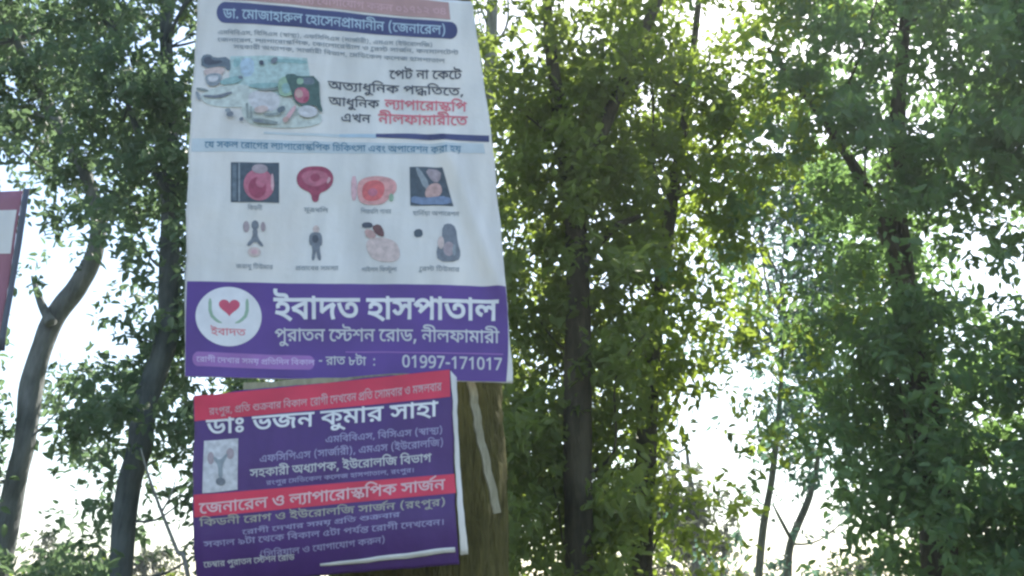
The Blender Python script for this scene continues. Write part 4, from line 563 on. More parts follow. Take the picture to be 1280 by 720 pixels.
# lines of writing: width, then glyph number and x for each letter
LN = {
'strip': [17863,55,0,50,266,55,948,46,1214,45,1810,52,2436,54,2436,61,2702,47,3048,46,3779,27,4635,39,5552,202,6156,61,6671,45,7017,54,7643,22,7909,54,8565,61,8831,45,9177,54,9803,22,10069,20,10985,454,11792,39,12595,75,13459,76,14051,82,14643,76,15235,77,15827,78,16679,79,17271],
'cap': [17574,32,0,54,712,599,978,61,1506,44,1852,54,2474,27,2740,54,3657,51,3923,54,4453,454,4719,47,5522,61,6513,51,6859,54,7389,61,7655,50,8001,39,8683,224,9287,54,10042,44,10308,54,10930,39,11196,56,11800,39,12066,593,12930,61,13349,27,13695,39,14612,54,15216,61,15482,46,15828,47,16424,594,17155],
's1': [29762,16,0,44,758,55,1380,42,1646,55,2242,42,2508,16,3104,50,3862,597,4544,55,5067,42,5333,55,5929,50,6195,16,6877,50,7635,593,8577,275,8996,54,9716,437,9982,202,10703,594,10958,597,11377,16,11900,41,12658,55,13496,50,13762,55,14444,40,14710,16,15426,50,16184,593,17126,50,17545,54,18227,27,18493,131,19410,54,19410,46,19676,56,20272,594,20538,597,20957,16,21480,44,22238,16,22860,50,23618,593,24560,10,24979,12,25509,61,26221,46,26567,54,27163,47,27429,55,28160,27,28426,594,29343],
's2': [27605,61,0,27,346,39,1263,54,1867,61,2133,46,2479,47,3075,597,3806,47,4329,202,5060,54,5315,40,5581,54,6297,61,6563,46,6909,54,7505,431,7771,55,8584,40,8850,20,9566,597,10373,61,10896,20,11242,54,12049,61,12315,47,12661,54,13392,61,13658,46,14004,285,14600,54,15322,47,15588,18,16579,61,17577,133,17923,46,17923,434,18519,50,19762,54,20444,27,20710,131,21627,39,21627,597,22231,20,22754,39,23561,50,24165,54,24847,47,25113,61,25844,30,26190,370,26757],
's3': [25059,50,0,51,682,20,1212,54,2019,46,2285,56,2881,8,3407,38,4300,202,4896,54,5151,40,5417,20,6133,597,6940,50,7463,54,8145,27,8411,131,9328,54,9328,46,9594,56,10190,55,10716,42,10982,43,11578,54,12299,22,12565,597,13221,61,13744,44,14090,55,14712,32,14978,61,15690,20,16036,47,16843,20,17834,61,18641,47,18987,27,19718,51,20895,54,21425,50,21691,40,22373,54,23089,35,23355,54,24062,47,24328],
'r1': [5085,61,0,40,346,30,1062,39,1889,54,2493,61,3019,20,3365,61,4172,30,4518],
'r2': [8438,8,0,35,893,202,1600,54,1855,38,2121,57,2717,55,2717,39,2983,20,3587,40,4654,350,5370,55,6149,35,6415,61,7122,35,7468,597,8175],
'r3a': [3431,9,0,38,1158,57,1754,55,1754,39,2020,20,2624],
'r3b': [5237,47,0,202,731,54,986,40,1252,54,1968,61,2234,46,2580,54,3176,431,3442,55,4255,40,4521],
'r4a': [2058,16,0,21,758,39,1454],
'r4b': [5508,39,0,56,604,47,870,41,1601,54,2439,44,2705,54,3327,46,3593,56,4189,61,4455,35,4801],
'blue': [26216,61,0,45,346,50,1232,20,1914,47,2721,61,3712,46,4058,54,4654,61,4920,22,5266,46,5922,47,6778,202,7509,54,7764,40,8030,54,8746,61,9012,46,9358,54,9954,431,10220,55,11033,40,11299,20,12015,55,13082,25,13348,55,13915,20,14181,66,14988,50,15513,54,16195,16,16721,42,17479,6,18075,8,18773,40,19666,54,20382,61,20648,46,20994,48,21590,39,22267,20,23131,46,23938,54,24534,51,25060,45,25590,52,26216],
'c1': [2655,55,0,20,266,32,1073,39,1785,56,2389],
'c2': [2979,44,0,58,622,219,622,36,1337,55,1982,47,2248],
'c3': [5830,55,0,40,266,339,982,36,1705,55,2350,47,2616,40,3607,54,4323,36,4589,46,5234],
'c4': [6916,51,0,54,530,55,796,39,1062,131,1666,45,1666,52,2292,54,2292,8,2818,40,3711,54,4427,61,4693,46,5039,48,5635,39,6312],
'c5': [5694,27,0,46,917,54,1513,45,1779,52,2405,57,2405,55,2665,30,2931,12,3498,44,4210,54,4832,46,5098],
'c6': [6043,224,0,234,755,54,1472,61,1738,42,2084,46,2680,50,3536,44,4218,50,4840,202,5522,54,5777],
'c7': [6269,40,0,54,716,10,982,47,1512,50,2243,55,3185,41,3451,434,4289,57,5272,47,5272,54,6003],
'c8': [5214,61,0,133,346,46,346,434,942,55,2185,30,2451,12,3018,44,3730,54,4352,46,4618],
'logo': [2702,10,0,42,530,54,1126,37,1392,35,1995],
'title': [7126,10,0,42,530,54,1126,37,1392,35,1995,51,2962,54,3492,50,3758,40,4440,54,5156,35,5422,54,6129,47,6395],
'addr': [12917,40,0,57,716,46,716,54,1312,35,1578,39,2285,61,3149,434,3495,48,4478,39,5155,61,6019,46,6365,54,6961,32,7227,597,7939,39,8462,56,9066,47,9332,41,10063,54,10901,44,11167,54,11789,46,12055,56,12651],
'pill': [13474,61,0,46,346,54,942,22,1208,56,1864,61,2390,37,2736,21,3339,54,4035,46,4301,50,5157,44,5839,45,6461,52,7087,224,7347,55,8102,35,8368,55,9075,37,9341,39,9944,55,10808,42,11074,20,11670,54,12477,47,12743],
'mid': [4668,598,0,46,600,54,1196,35,1462,83,2429,30,3021,54,3588,611,4374],
'tel': [6401,601,0,602,551,610,1102,610,1653,608,2204,598,2755,602,3095,608,3646,602,4197,601,4748,602,5299,608,5850],
'd_strip': [10996,46,0,6,596,40,1034,57,1750,46,1750,597,2346,224,2869,55,3624,35,3890,456,4857,203,5682,42,6612,54,7208,46,7474,55,8330,42,8596,20,9192,54,9999,47,10265],
'd_strip2': [15998,61,0,46,346,54,942,22,1208,56,1864,61,2390,37,2736,21,3339,61,4035,42,4381,39,4977,224,5841,55,6596,35,6862,61,7829,50,8175,54,8857,44,9123,42,9745,54,10341,46,10607,18,11463,44,12461,307,13083,47,13809,42,14540,54,15136,46,15402],
'd_title': [8473,32,0,54,712,7,978,43,1676,27,2397,39,3314,20,4178,57,4985,44,4985,54,5607,46,5873,50,6729,54,7411,51,7677,54,8207],
'd1': [11377,16,0,44,758,55,1380,42,1646,55,2242,42,2508,16,3104,50,3862,597,4544,55,5067,42,5333,55,5929,50,6195,16,6877,50,7635,593,8577,275,8996,54,9716,437,9982,202,10703,594,10958],
'd2': [17862,16,0,41,758,55,1596,50,1862,55,2544,40,2810,16,3526,50,4284,593,5226,50,5645,54,6327,27,6593,131,7510,54,7510,46,7776,56,8372,594,8638,597,9057,16,9580,44,10338,16,10960,50,11718,593,12660,10,13079,12,13609,61,14321,46,14667,54,15263,47,15529,55,16260,27,16526,594,17443],
'd3': [14592,50,0,51,682,20,1212,54,2019,46,2285,56,2881,8,3407,38,4300,202,4896,54,5151,40,5417,20,6133,597,6940,10,7463,12,7993,61,8705,46,9051,54,9647,47,9913,55,10644,27,10910,55,12087,42,12353,43,12949,54,13670,22,13936],
'd4': [17169,46,0,6,596,40,1034,57,1750,46,1750,61,2606,44,2952,55,3574,32,3840,61,4552,20,4898,47,5705,20,6696,61,7503,47,7849,27,8580,51,9757,54,10287,50,10553,40,11235,54,11951,35,12217,54,12924,47,13190,597,13921,46,14444,6,15040,40,15478,57,16194,46,16194,641,16790],
'd_red': [13837,61,0,27,346,39,1263,54,1867,61,2133,46,2479,47,3075,18,4066,47,5064,202,5795,54,6050,40,6316,54,7032,61,7298,46,7644,54,8240,431,8506,55,9319,40,9585,20,10301,50,11368,54,12050,27,12316,131,13233,39,13233],
'd5': [16574,55,0,20,266,32,1073,39,1785,56,2389,61,2915,46,3261,54,3857,22,4123,18,5039,10,6037,12,6567,61,7279,46,7625,54,8221,47,8487,55,9218,27,9484,50,10661,54,11343,27,11609,131,12526,39,12526,593,13390,46,13809,6,14405,40,14843,57,15559,46,15559,594,16155],
'd6': [12548,61,0,46,346,54,942,22,1208,56,1864,61,2390,37,2736,21,3339,54,4035,46,4301,50,5157,44,5839,45,6461,52,7087,224,7347,55,8102,35,8368,456,9335,203,10160,42,11090,54,11686,46,11952],
'd7': [19729,50,0,20,682,54,1489,47,1755,84,2746,30,3338,54,3905,61,4431,36,4777,61,5422,20,5768,55,6835,42,7101,20,7697,54,8504,47,8770,80,9761,30,10353,54,10920,40,11446,45,12162,131,12788,357,12788,61,13769,46,14115,54,14711,22,14977,56,15633,61,16159,37,16505,21,17108,61,17804,42,18150,39,18746,641,19350],
'd8': [12057,593,0,55,419,50,685,55,1367,46,1633,45,2229,52,2855,54,2855,47,3121,18,4112,61,5110,45,5456,54,6082,22,6348,54,7004,61,7270,45,7616,54,8242,22,8508,20,9424,454,10231,39,11034,594,11638],
'd9': [10587,61,0,25,346,269,913,54,1526,46,1792,40,2648,57,3364,46,3364,54,3960,35,4226,39,4933,61,5797,434,6143,48,7126,39,7803,61,8667,46,9013,54,9609,32,9875],
}
_gc = {}
def glyph(g, bold):
    key = (g, bold)
    if key in _gc: return _gc[key]
    cs = []
    for c in GL[g]:
        p = np.array(c, float).reshape(-1, 2); n = len(p)
        if bold:
            e = np.roll(p, -1, 0) - p; e /= np.linalg.norm(e, axis=1)[:, None] + 1e-9
            nl = np.stack([-e[:, 1], e[:, 0]], 1); npv = np.roll(nl, 1, 0)
            m = nl + npv; d = (m * m).sum(1)[:, None]
            p = p + bold * 2 * m / np.maximum(d, 1.0)
        cs.append(p)
    vs_, es = [], []
    for p in cs:
        s = len(vs_); vs_ += [Vector((a, b)) for a, b in p]; es += [(s + i, s + (i + 1) % len(p)) for i in range(len(p))]
    v, e, f, *_ = geometry.delaunay_2d_cdt(vs_, es, [], 0, 0.01)
    v = np.array([tuple(q) for q in v]); f = [tuple(t) for t in f]
    keep = []
    for t in f:
        x, y = v[list(t)].mean(0); wn_ = 0
        for p in cs:
            q = np.roll(p, -1, 0)
            up = (p[:, 1] <= y) & (q[:, 1] > y); dn = (q[:, 1] <= y) & (p[:, 1] > y)
            with np.errstate(divide='ignore', invalid='ignore'):
                xi = p[:, 0] + (y - p[:, 1]) / (q[:, 1] - p[:, 1]) * (q[:, 0] - p[:, 0])
            wn_ += int((up & (xi > x)).sum()) - int((dn & (xi > x)).sum())
        if wn_: keep.append(t)
    _gc[key] = (v, keep)
    return _gc[key]

def refine(pts, tris, L=6.0):
    """split long edges so that printed shapes follow the folds of the sheet"""
    pts = [tuple(p) for p in pts]; tris = [tuple(t) for t in tris]
    for _ in range(7):
        mid = {}
        def m(a, b):
            k = (min(a, b), max(a, b))
            if k in mid: return mid[k]
            (xa, ya), (xb, yb) = pts[a], pts[b]
            if math.hypot(xa - xb, ya - yb) <= L: mid[k] = None
            else:
                pts.append(((xa + xb) / 2, (ya + yb) / 2)); mid[k] = len(pts) - 1
            return mid[k]
        out = []; ch = False
        for a, b, c in tris:
            d, e, f = m(a, b), m(b, c), m(c, a)
            n = sum(q is not None for q in (d, e, f))
            if n: ch = True
            if n == 0: out.append((a, b, c))
            elif n == 3: out += [(a, d, f), (d, b, e), (f, e, c), (d, e, f)]
            else:
                for _k in range(3):
                    if (n == 1 and d is not None) or (n == 2 and f is None): break
                    a, b, c = b, c, a; d, e, f = e, f, d
                if n == 1: out += [(a, d, c), (d, b, c)]
                else: out += [(a, d, c), (d, e, c), (d, b, e)]
        tris = out
        if not ch: break
    return pts, tris

class Sheet:
    """a plane in space; points on it are found from where they lie in the photograph, then lifted by its folds"""
    def __init__(s, px, py, Y, yaw, fold):
        s.o = at(px, py, Y); s.n = Vector((math.sin(yaw), -math.cos(yaw), 0)); s.fold = fold
    def P(s, px, py, h=0.0):
        d = ray(px, py); c = Vector((0, 0, CAMZ))
        return c + d * ((s.o - c).dot(s.n) / d.dot(s.n)) + s.n * (s.fold(px, py) + h)
    def grid(s, name, tl, tr, br, bl, h, mat, parent, nx=8, ny=4, bow=(0, 0, 0, 0), thick=0.0):
        """four-sided patch; bow pushes the left, right, top and bottom edges outwards by so many pixels"""
        V = []; F = []
        layers = [h] if not thick else [h, h - thick]
        for hh in layers:
            for j in range(ny + 1):
                v = j / ny
                for i in range(nx + 1):
                    u = i / nx
                    x = (tl[0] * (1 - u) + tr[0] * u) * (1 - v) + (bl[0] * (1 - u) + br[0] * u) * v
                    y = (tl[1] * (1 - u) + tr[1] * u) * (1 - v) + (bl[1] * (1 - u) + br[1] * u) * v
                    bv = 4 * v * (1 - v); bu = 4 * u * (1 - u)
                    x += -bow[0] * bv * (1 - u) + bow[1] * bv * u
                    y += -bow[2] * bu * (1 - v) + bow[3] * bu * v
                    if thick:
                        e = 1.6 * noise.noise(Vector((x / 40, y / 40, 2.2))) + 0.8 * noise.noise(Vector((x / 13, y / 13, 5.1)))
                        x += e * (abs(2 * u - 1) ** 6); y += e * (abs(2 * v - 1) ** 6)
                    V.append(s.P(x, y, hh))
        q = lambda i, j, l=0: l * (nx + 1) * (ny + 1) + j * (nx + 1) + i
        for j in range(ny):
            for i in range(nx):
                F.append((q(i, j), q(i, j + 1), q(i + 1, j + 1), q(i + 1, j)))
                if thick: F.append((q(i, j, 1), q(i + 1, j, 1), q(i + 1, j + 1, 1), q(i, j + 1, 1)))
        if thick:
            for i in range(nx):
                F.append((q(i, 0), q(i + 1, 0), q(i + 1, 0, 1), q(i, 0, 1))); F.append((q(i + 1, ny), q(i, ny), q(i, ny, 1), q(i + 1, ny, 1)))
            for j in range(ny):
                F.append((q(0, j + 1), q(0, j), q(0, j, 1), q(0, j + 1, 1))); F.append((q(nx, j), q(nx, j + 1), q(nx, j + 1, 1), q(nx, j, 1)))
        return mesh_obj(name, V, F, mat, parent, True)
    def text(s, key, x0, y0, x1, y1, hpx, mat, parent, bold=0, h=0.003, name="lettering"):
        w, seq = LN[key][0], list(zip(LN[key][1::2], LN[key][2::2]))
        V, F = [], []
        ux, uy = (x1 - x0) / w, (y1 - y0) / w
        L = math.hypot(ux, uy); dx, dy = 0.0, -hpx / 622 
        for g, gx in seq:
            v, f = glyph(g, bold); o = len(V)
            for a, b in v:
                t = gx + a
                V.append((x0 + ux * t, y0 + uy * t + dy * b))
            F += [(o + i, o + j, o + k) for i, j, k in f]
        V, F = refine(V, F); V = [s.P(x, y, h) for x, y in V]
        me_o = mesh_obj(name, V, F, mat, parent)
        return me_o
    def poly(s, name, pts, mat, parent, h=0.002, smooth=0):
        if smooth:
            P = np.array(pts, float)
            for _ in range(smooth):
                q = np.roll(P, -1, 0); P = np.stack([P * .75 + q * .25, P * .25 + q * .75], 1).reshape(-1, 2)
            pts = [tuple(p) for p in P]
        tri = geometry.tessellate_polygon([[Vector((x, y, 0)) for x, y in pts]])
        pts, tri = refine(pts, tri)
        return mesh_obj(name, [s.P(x, y, h) for x, y in pts], [tuple(t) for t in tri], mat, parent)
    def multi(s, name, shapes, parent, h=0.002):
        """one printed picture: several coloured shapes in one mesh"""
        V, F, MI, mats = [], [], [], []
        for li, (mk, pts, sm) in enumerate(shapes):
            P = np.array(pts, float)
            for _ in range(sm):
                q = np.roll(P, -1, 0); P = np.stack([P * .75 + q * .25, P * .25 + q * .75], 1).reshape(-1, 2)
            o = len(V); tri = geometry.tessellate_polygon([[Vector((x, y, 0)) for x, y in P]])
            P, tri = refine(P, tri)
            V += [s.P(x, y, h + 0.0004 * li) for x, y in P]; F += [tuple(o + i for i in t) for t in tri]
            if mk not in mats: mats.append(mk)
            MI += [mats.index(mk)] * len(tri)
        me = bpy.data.meshes.new(name); me.from_pydata([tuple(v) for v in V], [], F)
        for mk in mats: me.materials.append(M['pic_' + mk])
        me.polygons.foreach_set("material_index", MI); me.update()
        return link(name, me, parent)
def ell(cx, cy, rx, ry, n=28, a0=0):
    return [(cx + rx * math.cos(2 * math.pi * i / n + a0), cy + ry * math.sin(2 * math.pi * i / n + a0)) for i in range(n)]
def rect(x0, y0, x1, y1): return [(x0, y0), (x1, y0), (x1, y1), (x0, y1)]
def capsule(xa, ya, ra, xb, yb, rb, n=10):
    P = [(xa - ra * math.sin(math.pi * i / n) * .8, ya + ra * math.cos(math.pi * i / n)) for i in range(n + 1)]
    return P + [(xb + rb * math.sin(math.pi * i / n) * .8, yb - rb * math.cos(math.pi * i / n)) for i in range(n + 1)]
def fix_origin(root):
    for ch in root.children:
        ch.location = -root.location

# ---- upper banner
def fold_up(x, y):
    d = ((x - 560) * (330 - 190) - (y - 190) * (612 - 560)) / math.hypot(140, 52)   # distance to the slanting crease
    z = 0.020 * math.exp(-(d / 9) ** 2) - 0.010 * math.exp(-((d + 18) / 11) ** 2)
    along = max(0.0, min(1.0, (y - 150) / 60)) * max(0.0, min(1.0, (400 - y) / 60))
    z *= along
    z += 0.007 * math.sin(x * 0.021 + y * 0.008) + 0.004 * noise.noise(Vector((x / 60, y / 90, 0.5))) + 0.003 * math.sin(y * 0.045 + x * 0.01) + 0.0012 * math.sin(x * 0.11 - y * 0.06)
    return z
U = Sheet(430, 300, 3.50, R(9), fold_up)
root = empty("hospital_banner", "tall white clinic banner with purple foot band hung high on the tree", "banner")
root.location = U.P(432, 472)
U.grid("sheet", (250, -42), (590, 2), (641, 478), (231, 471), 0, M['white_vinyl'], root, 90, 110, (5, 6, 0, 0), 0.004)
U.grid("header_strip", (249, -32), (561, 2), (563, 24), (248, -4), 0.0015, M['pinkstrip'], root, 60, 6)
U.text('strip', 300, -1, 558, 18, 8, M['palepink'], root, 12, 0.003)
U.poly("name_capsule", capsule(281, 15, 13, 563, 38, 11), M['navy'], root, 0.0015)
U.text('cap', 279, 22, 558, 44, 11, M['paleblue'], root, 12)
for key, a in dict(s1=(272, 42, 541, 59), s2=(272, 51.5, 573, 69), s3=(292, 61, 556, 79)).items():
    U.text(key, *a, 4.6, M['grey'], root, 8)
U.text('r1', 487, 97.5, 577, 99, 10, M['darkgrey'], root, 14)
U.text('r2', 410, 111.5, 580, 120, 9.5, M['darkgrey'], root, 12)
U.text('r3a', 411, 131, 474, 134.5, 9.5, M['darkgrey'], root, 12)
U.text('r3b', 481, 135, 583, 140, 11, M['redtext'], root, 16)
U.text('r4a', 426, 151.5, 463, 153, 10, M['darkgrey'], root, 12)
U.text('r4b', 473, 153.5, 584, 158, 11.5, M['redtext'], root, 16)
U.poly("divider_bar", [(330, 165.5), (424, 167), (424, 171), (330, 168)], M['iceblue'], root, 0.0012)
U.poly("divider_bar", [(424, 167), (471, 167), (471, 172), (424, 171)], M['paleblue'], root, 0.0012)
U.poly("divider_bar", [(470, 166.5), (519, 167), (611, 171), (611, 179), (519, 174), (470, 171)], M['navy'], root, 0.002)
U.grid("pale_band", (240, 173), (604, 181), (606, 193), (239, 190), 0.001, M['iceblue'], root, 70, 4)
U.text('blue', 256, 185, 576, 192, 7.5, M['blue'], root, 12)
# printed photograph of an operation
U.multi("operation_picture", [
    ('teal', [(288, 71), (330, 71), (384, 74), (388, 100), (370, 120), (330, 123), (290, 120), (287, 100)], 0),
    ('paleblue', [(300, 74), (318, 73), (318, 96), (302, 98)], 1),
    ('teal2', [(292, 74), (302, 73), (300, 84), (292, 86)], 1),
    ('teal2', [(334, 75), (382, 76), (386, 82), (352, 80), (336, 80)], 1),
    ('gown', [(248, 122), (262, 112), (292, 106), (318, 110), (340, 116), (330, 132), (300, 136), (262, 134)], 2),
    ('gown', [(300, 128), (345, 118), (372, 128), (400, 136), (404, 159), (330, 161), (306, 154)], 2),
    ('offwhite', [(312, 116), (340, 114), (352, 124), (346, 140), (322, 140), (310, 130)], 2),
    ('slate2', [(251, 69), (262, 67), (268, 73), (287, 72), (289, 88), (284, 90), (281, 83), (252, 86)], 1),
    ('darkgrey', [(254, 72), (262, 70), (266, 76), (278, 76), (278, 80), (256, 82)], 1),
    ('skin2', [(254, 86), (280, 84), (281, 92), (274, 96), (256, 95)], 1),
    ('grey', [(256, 93), (278, 92), (276, 106), (266, 110), (258, 106)], 2),
    ('offwhite', [(259, 96), (274, 95), (272, 103), (262, 104)], 2),
    ('teal2', [(276, 101), (302, 96), (304, 102), (296, 107), (276, 108)], 1),
    ('midgrey', [(298, 97), (304, 97), (304, 101), (299, 101)], 1),
    ('linegrey', [(246, 110), (260, 113), (262, 116), (246, 114)], 1),
    ('midgrey', [(254, 120), (272, 121), (290, 116), (291, 119), (274, 125), (255, 123)], 1),
    ('grey', [(244, 114), (250, 118), (252, 128), (247, 126)], 1),
    ('teal2', [(312, 107), (348, 105), (350, 111), (330, 113), (312, 112)], 1),
    ('linegrey', [(322, 113), (348, 112), (348, 115), (324, 116)], 1),
    ('darkgrey', [(324, 78), (330, 78), (330, 84), (325, 84)], 1),
    ('midgrey', [(340, 76), (348, 74), (346, 82), (339, 83)], 1),
    ('green', [(350, 100), (366, 97), (370, 120), (352, 124), (347, 112)], 1),
    ('teal2', [(352, 108), (362, 106), (364, 118), (354, 120)], 1),
    ('cap', [(357, 96), (369, 95), (372, 98), (399, 97), (400, 128), (404, 140), (400, 141), (394, 132), (380, 135), (368, 130), (363, 112), (358, 102)], 1),
    ('slate2', [(376, 100), (392, 99), (394, 108), (378, 108)], 1),
    ('green', [(372, 100), (380, 101), (379, 108), (371, 108)], 1),
    ('organ2', [(369, 113), (381, 111), (387, 117), (386, 129), (377, 132), (368, 126)], 2),
    ('skin', [(370, 115), (377, 114), (380, 122), (373, 126), (369, 121)], 2),
    ('organ', [(380, 124), (386, 122), (385, 129), (379, 130)], 1),
    ('offwhite', [(376, 134), (394, 134), (399, 144), (384, 150), (372, 144)], 2),
    ('linegrey', [(308, 132), (310.5, 132), (311, 150), (309, 150)], 0),
    ('linegrey', [(313.5, 136), (315.5, 136), (316, 150), (313.5, 150)], 0),
    ('linegrey', [(315, 150), (332, 151), (348, 154), (347, 157), (330, 157), (316, 155)], 1),
    ('midgrey', [(318, 152), (330, 153), (330, 155), (318, 155)], 0),
    ('linegrey', [(330, 144.5), (352, 142.5), (352, 145), (330, 147)], 1),
    ('slate2', [(346, 138), (356, 134), (357, 140), (348, 144)], 1),
    ('skin2', [(318, 138), (330, 134), (338, 138), (330, 144), (320, 144)], 2),
    ('midgrey', [(284, 143), (292, 142), (293, 148), (284, 149)], 1), ('grey', [(282, 139), (288, 138), (290, 143), (283, 144)], 1),
    ('midgrey', [(300, 150), (305, 149), (305, 154), (300, 154)], 1),
    ('palepink', [(356, 150), (368, 134), (372, 136), (360, 154)], 1),
    ('skin', [(354, 149), (362, 148), (360, 155), (354, 155)], 1)], root, 0.0012)
# eight small pictures
U.multi("organ_picture", [('slate', rect(289, 204, 349, 254), 0), ('slate2', rect(291, 206, 296, 252), 0), ('grey', rect(298.5, 205, 300.5, 253), 0),
    ('organ2', ell(324, 232, 19, 20), 0), ('mauve', ell(325, 212, 10, 6), 0), ('organ', ell(322, 236, 11, 13), 0), ('palepink', [(339, 218), (342, 218), (343, 240), (339, 238)], 1), ('organ2', ell(326, 229, 6, 7), 0)], root)
U.multi("organ_picture", [('organ', [(371, 218), (380, 209), (394, 207.5), (408, 209), (417, 218), (416, 230), (408, 238), (399, 241), (398, 252), (390, 252), (389, 241), (378, 237), (371, 230)], 2),
    ('organ2', [(376, 216), (394, 212), (411, 217), (409, 228), (394, 234), (379, 229)], 2), ('organ', ell(394, 222, 6, 5), 0), ('palepink', [(411, 220), (414, 224), (410, 230), (408, 228)], 1)], root)
U.multi("organ_picture", [('palepink', rect(439, 220, 446, 250), 1), ('organ4', [(448, 224), (470, 219), (494, 224), (497, 238), (486, 248), (478, 256), (450, 255), (446, 240)], 2),
    ('organ3', [(454, 228), (472, 224), (482, 232), (478, 248), (462, 252), (452, 246)], 2), ('organ2', ell(466, 240, 6, 5), 0), ('green', ell(489, 247, 3, 5), 0)], root)
U.multi("organ_picture", [('slate', [(512, 209), (553, 209), (557, 222), (562, 240), (567, 257), (513, 257)], 0), ('mauve', [(530, 211), (552, 212), (550, 227), (540, 228)], 1),
    ('grey', [(518, 210), (524, 210), (538, 232), (532, 240)], 1), ('skin', [(534, 232), (550, 227), (554, 242), (540, 250), (530, 246)], 2), ('steelblue', [(514, 244), (530, 248), (563, 244), (566, 256), (514, 256)], 1)], root)
U.multi("body_picture", [('mauve', ell(308, 284, 4, 7), 0), ('midgrey', ell(319, 282, 4.5, 6), 0), ('mauve', ell(329, 284, 3, 6), 0), ('midgrey', [(316, 286), (322, 286), (322, 297), (330, 307), (327, 309), (319, 301), (311, 309), (308, 306), (316, 297)], 1),
    ('skin2', ell(318, 315, 8, 6), 0), ('palepink', ell(318, 315, 4, 3), 0)], root)
U.multi("body_picture", [('skin2', ell(395, 286, 4, 5), 0), ('midgrey', [(387, 291), (395, 289), (402, 291), (403, 305), (399, 308), (402, 325), (397, 325), (395, 311), (393, 325), (389, 325), (391, 308), (386, 304)], 1), ('darkgrey', ell(394, 298, 4, 5), 0)], root)
U.multi("body_picture", [('skin2', [(458, 298), (480, 296), (498, 304), (501, 328), (470, 328), (458, 314)], 2), ('darkgrey', [(452, 278), (464, 277), (467, 284), (453, 285)], 1),
    ('brown', [(464, 283), (474, 279), (480, 288), (480, 297), (470, 293)], 1), ('skin', [(455, 286), (466, 287), (472, 297), (458, 298)], 1)], root)
U.multi("body_picture", [('slate', [(517, 288), (527, 286), (529, 296), (518, 298)], 1), ('midgrey', [(553, 282), (562, 279), (570, 284), (572, 304), (576, 318), (572, 328), (547, 328), (545, 312), (552, 302)], 1),
    ('mauve', ell(561, 312, 7, 9), 0), ('skin2', ell(551, 304, 4, 8), 0), ('grey', [(566, 306), (570, 308), (569, 322), (565, 318)], 1)], root)
for key, cx, cy, w in (('c1', 319, 263.5, 18), ('c2', 395, 264.5, 30), ('c3', 470, 266.5, 38), ('c4', 545, 269.5, 58), ('c5', 318, 336, 46), ('c6', 396, 337.5, 54), ('c7', 474, 340, 44), ('c8', 549, 340, 50)):
    U.text(key, cx - w / 2, cy - w * .006, cx + w / 2, cy + w * .006, 5, M['grey'], root, 6)
band = U.grid("foot_band", (234, 352), (632, 358), (633, 477), (231.5, 470.5), 0.0015, M['purple'], root, 80, 24, (0, 3, 0, 0))
U.poly("pill_panel", capsule(248, 449, 9, 386, 453, 9), M['lilac'], root, 0.0022)
U.text('pill', 246, 452.5, 393, 456, 6, M['palelilac'], root, 16, 0.0032)
U.poly("rule_line", [(432, 439.5), (629, 442), (629, 443.3), (432, 440.8)], M['lilac'], root, 0.0025)
U.text('title', 343, 397.5, 622, 400, 24.5, M['white'], root, 24)
U.text('addr', 343, 425.5, 624, 428.5, 14.5, M['offwhite'], root, 12)
U.text('mid', 398, 455.5, 470, 457.5, 10, M['offwhite'], root, 12)
U.text('tel', 502, 459.5, 628, 462.5, 13, M['offwhite'], root, 16)
logo = U.poly("logo", ell(286, 396, 41, 37, 48), M['white'], root, 0.0025)
hp = []
for i in range(40):
    t = 2 * math.pi * i / 40
    hp.append((287 + 13 * math.sin(t) ** 3, 384 - 0.74 * (13 * math.cos(t) - 5 * math.cos(2 * t) - 2 * math.cos(3 * t) - math.cos(4 * t))))
U.poly("heart", hp, M['heart'], logo, 0.0032)
for sx in (-1, 1):
    U.poly("leaf_mark", [(286 + sx * 21, 374), (286 + sx * 25, 374), (286 + sx * 25, 394), (286 + sx * 15, 404), (286 + sx * 6, 405), (286 + sx * 14, 400), (286 + sx * 21, 392)], M['green'], logo, 0.0032, 1)
U.text('logo', 264, 419, 307, 420, 8, M['redtext'], logo, 10, 0.0032)
fix_origin(root)
for ch in root.children:
    for g_ in ch.children: g_.location = (0, 0, 0)

# ---- lower banner
def fold_lo(x, y):
    z = 0.004 * math.sin(x * 0.018 - y * 0.02) + 0.003 * math.sin(y * 0.05 + x * 0.012) + 0.0012 * math.sin(x * 0.09 + y * 0.05)
    z += 0.012 * math.exp(-((x - 250) / 12) ** 2)
    if y > 640: z -= 0.00001 * (y - 640) ** 2
    return z
W = Sheet(405, 590, 3.40, R(2), fold_lo)
root = empty("doctor_banner", "crooked violet banner with two red bands below the tall white banner", "banner")
root.location = W.P(410, 715)
W.grid("sheet", (243, 495), (566, 461), (573, 704), (240, 732), 0, M['violet_vinyl'], root, 80, 64, (0, -2, 0, 0), 0.004)
W.grid("white_hem", (563, 463), (571, 472), (585, 692), (575, 693), 0.003, M['white_vinyl'], root, 3, 30, (0, -3, 0, 0), 0.002)
W.grid("red_band", (244, 496), (562, 462), (563, 496), (244, 527), 0.0015, M['red'], root, 60, 8)
W.text('d_strip', 262, 519, 384, 507, 8, M['palepink'], root, 8)
W.text('d_strip2', 388, 507.5, 552, 488, 9.5, M['palepink'], root, 10)
W.text('d_title', 259, 543.5, 547, 520, 17.5, M['white'], root, 16)
W.text('d1', 407, 554, 554, 541.5, 7.5, M['violettext'], root, 12)
W.text('d2', 325, 578.5, 555, 557, 8, M['violettext'], root, 12)
W.text('d3', 313, 597, 539, 577, 9.5, M['offwhite'], root, 14)
W.text('d4', 333, 606.5, 518, 590, 5, M['violettext'], root, 12)
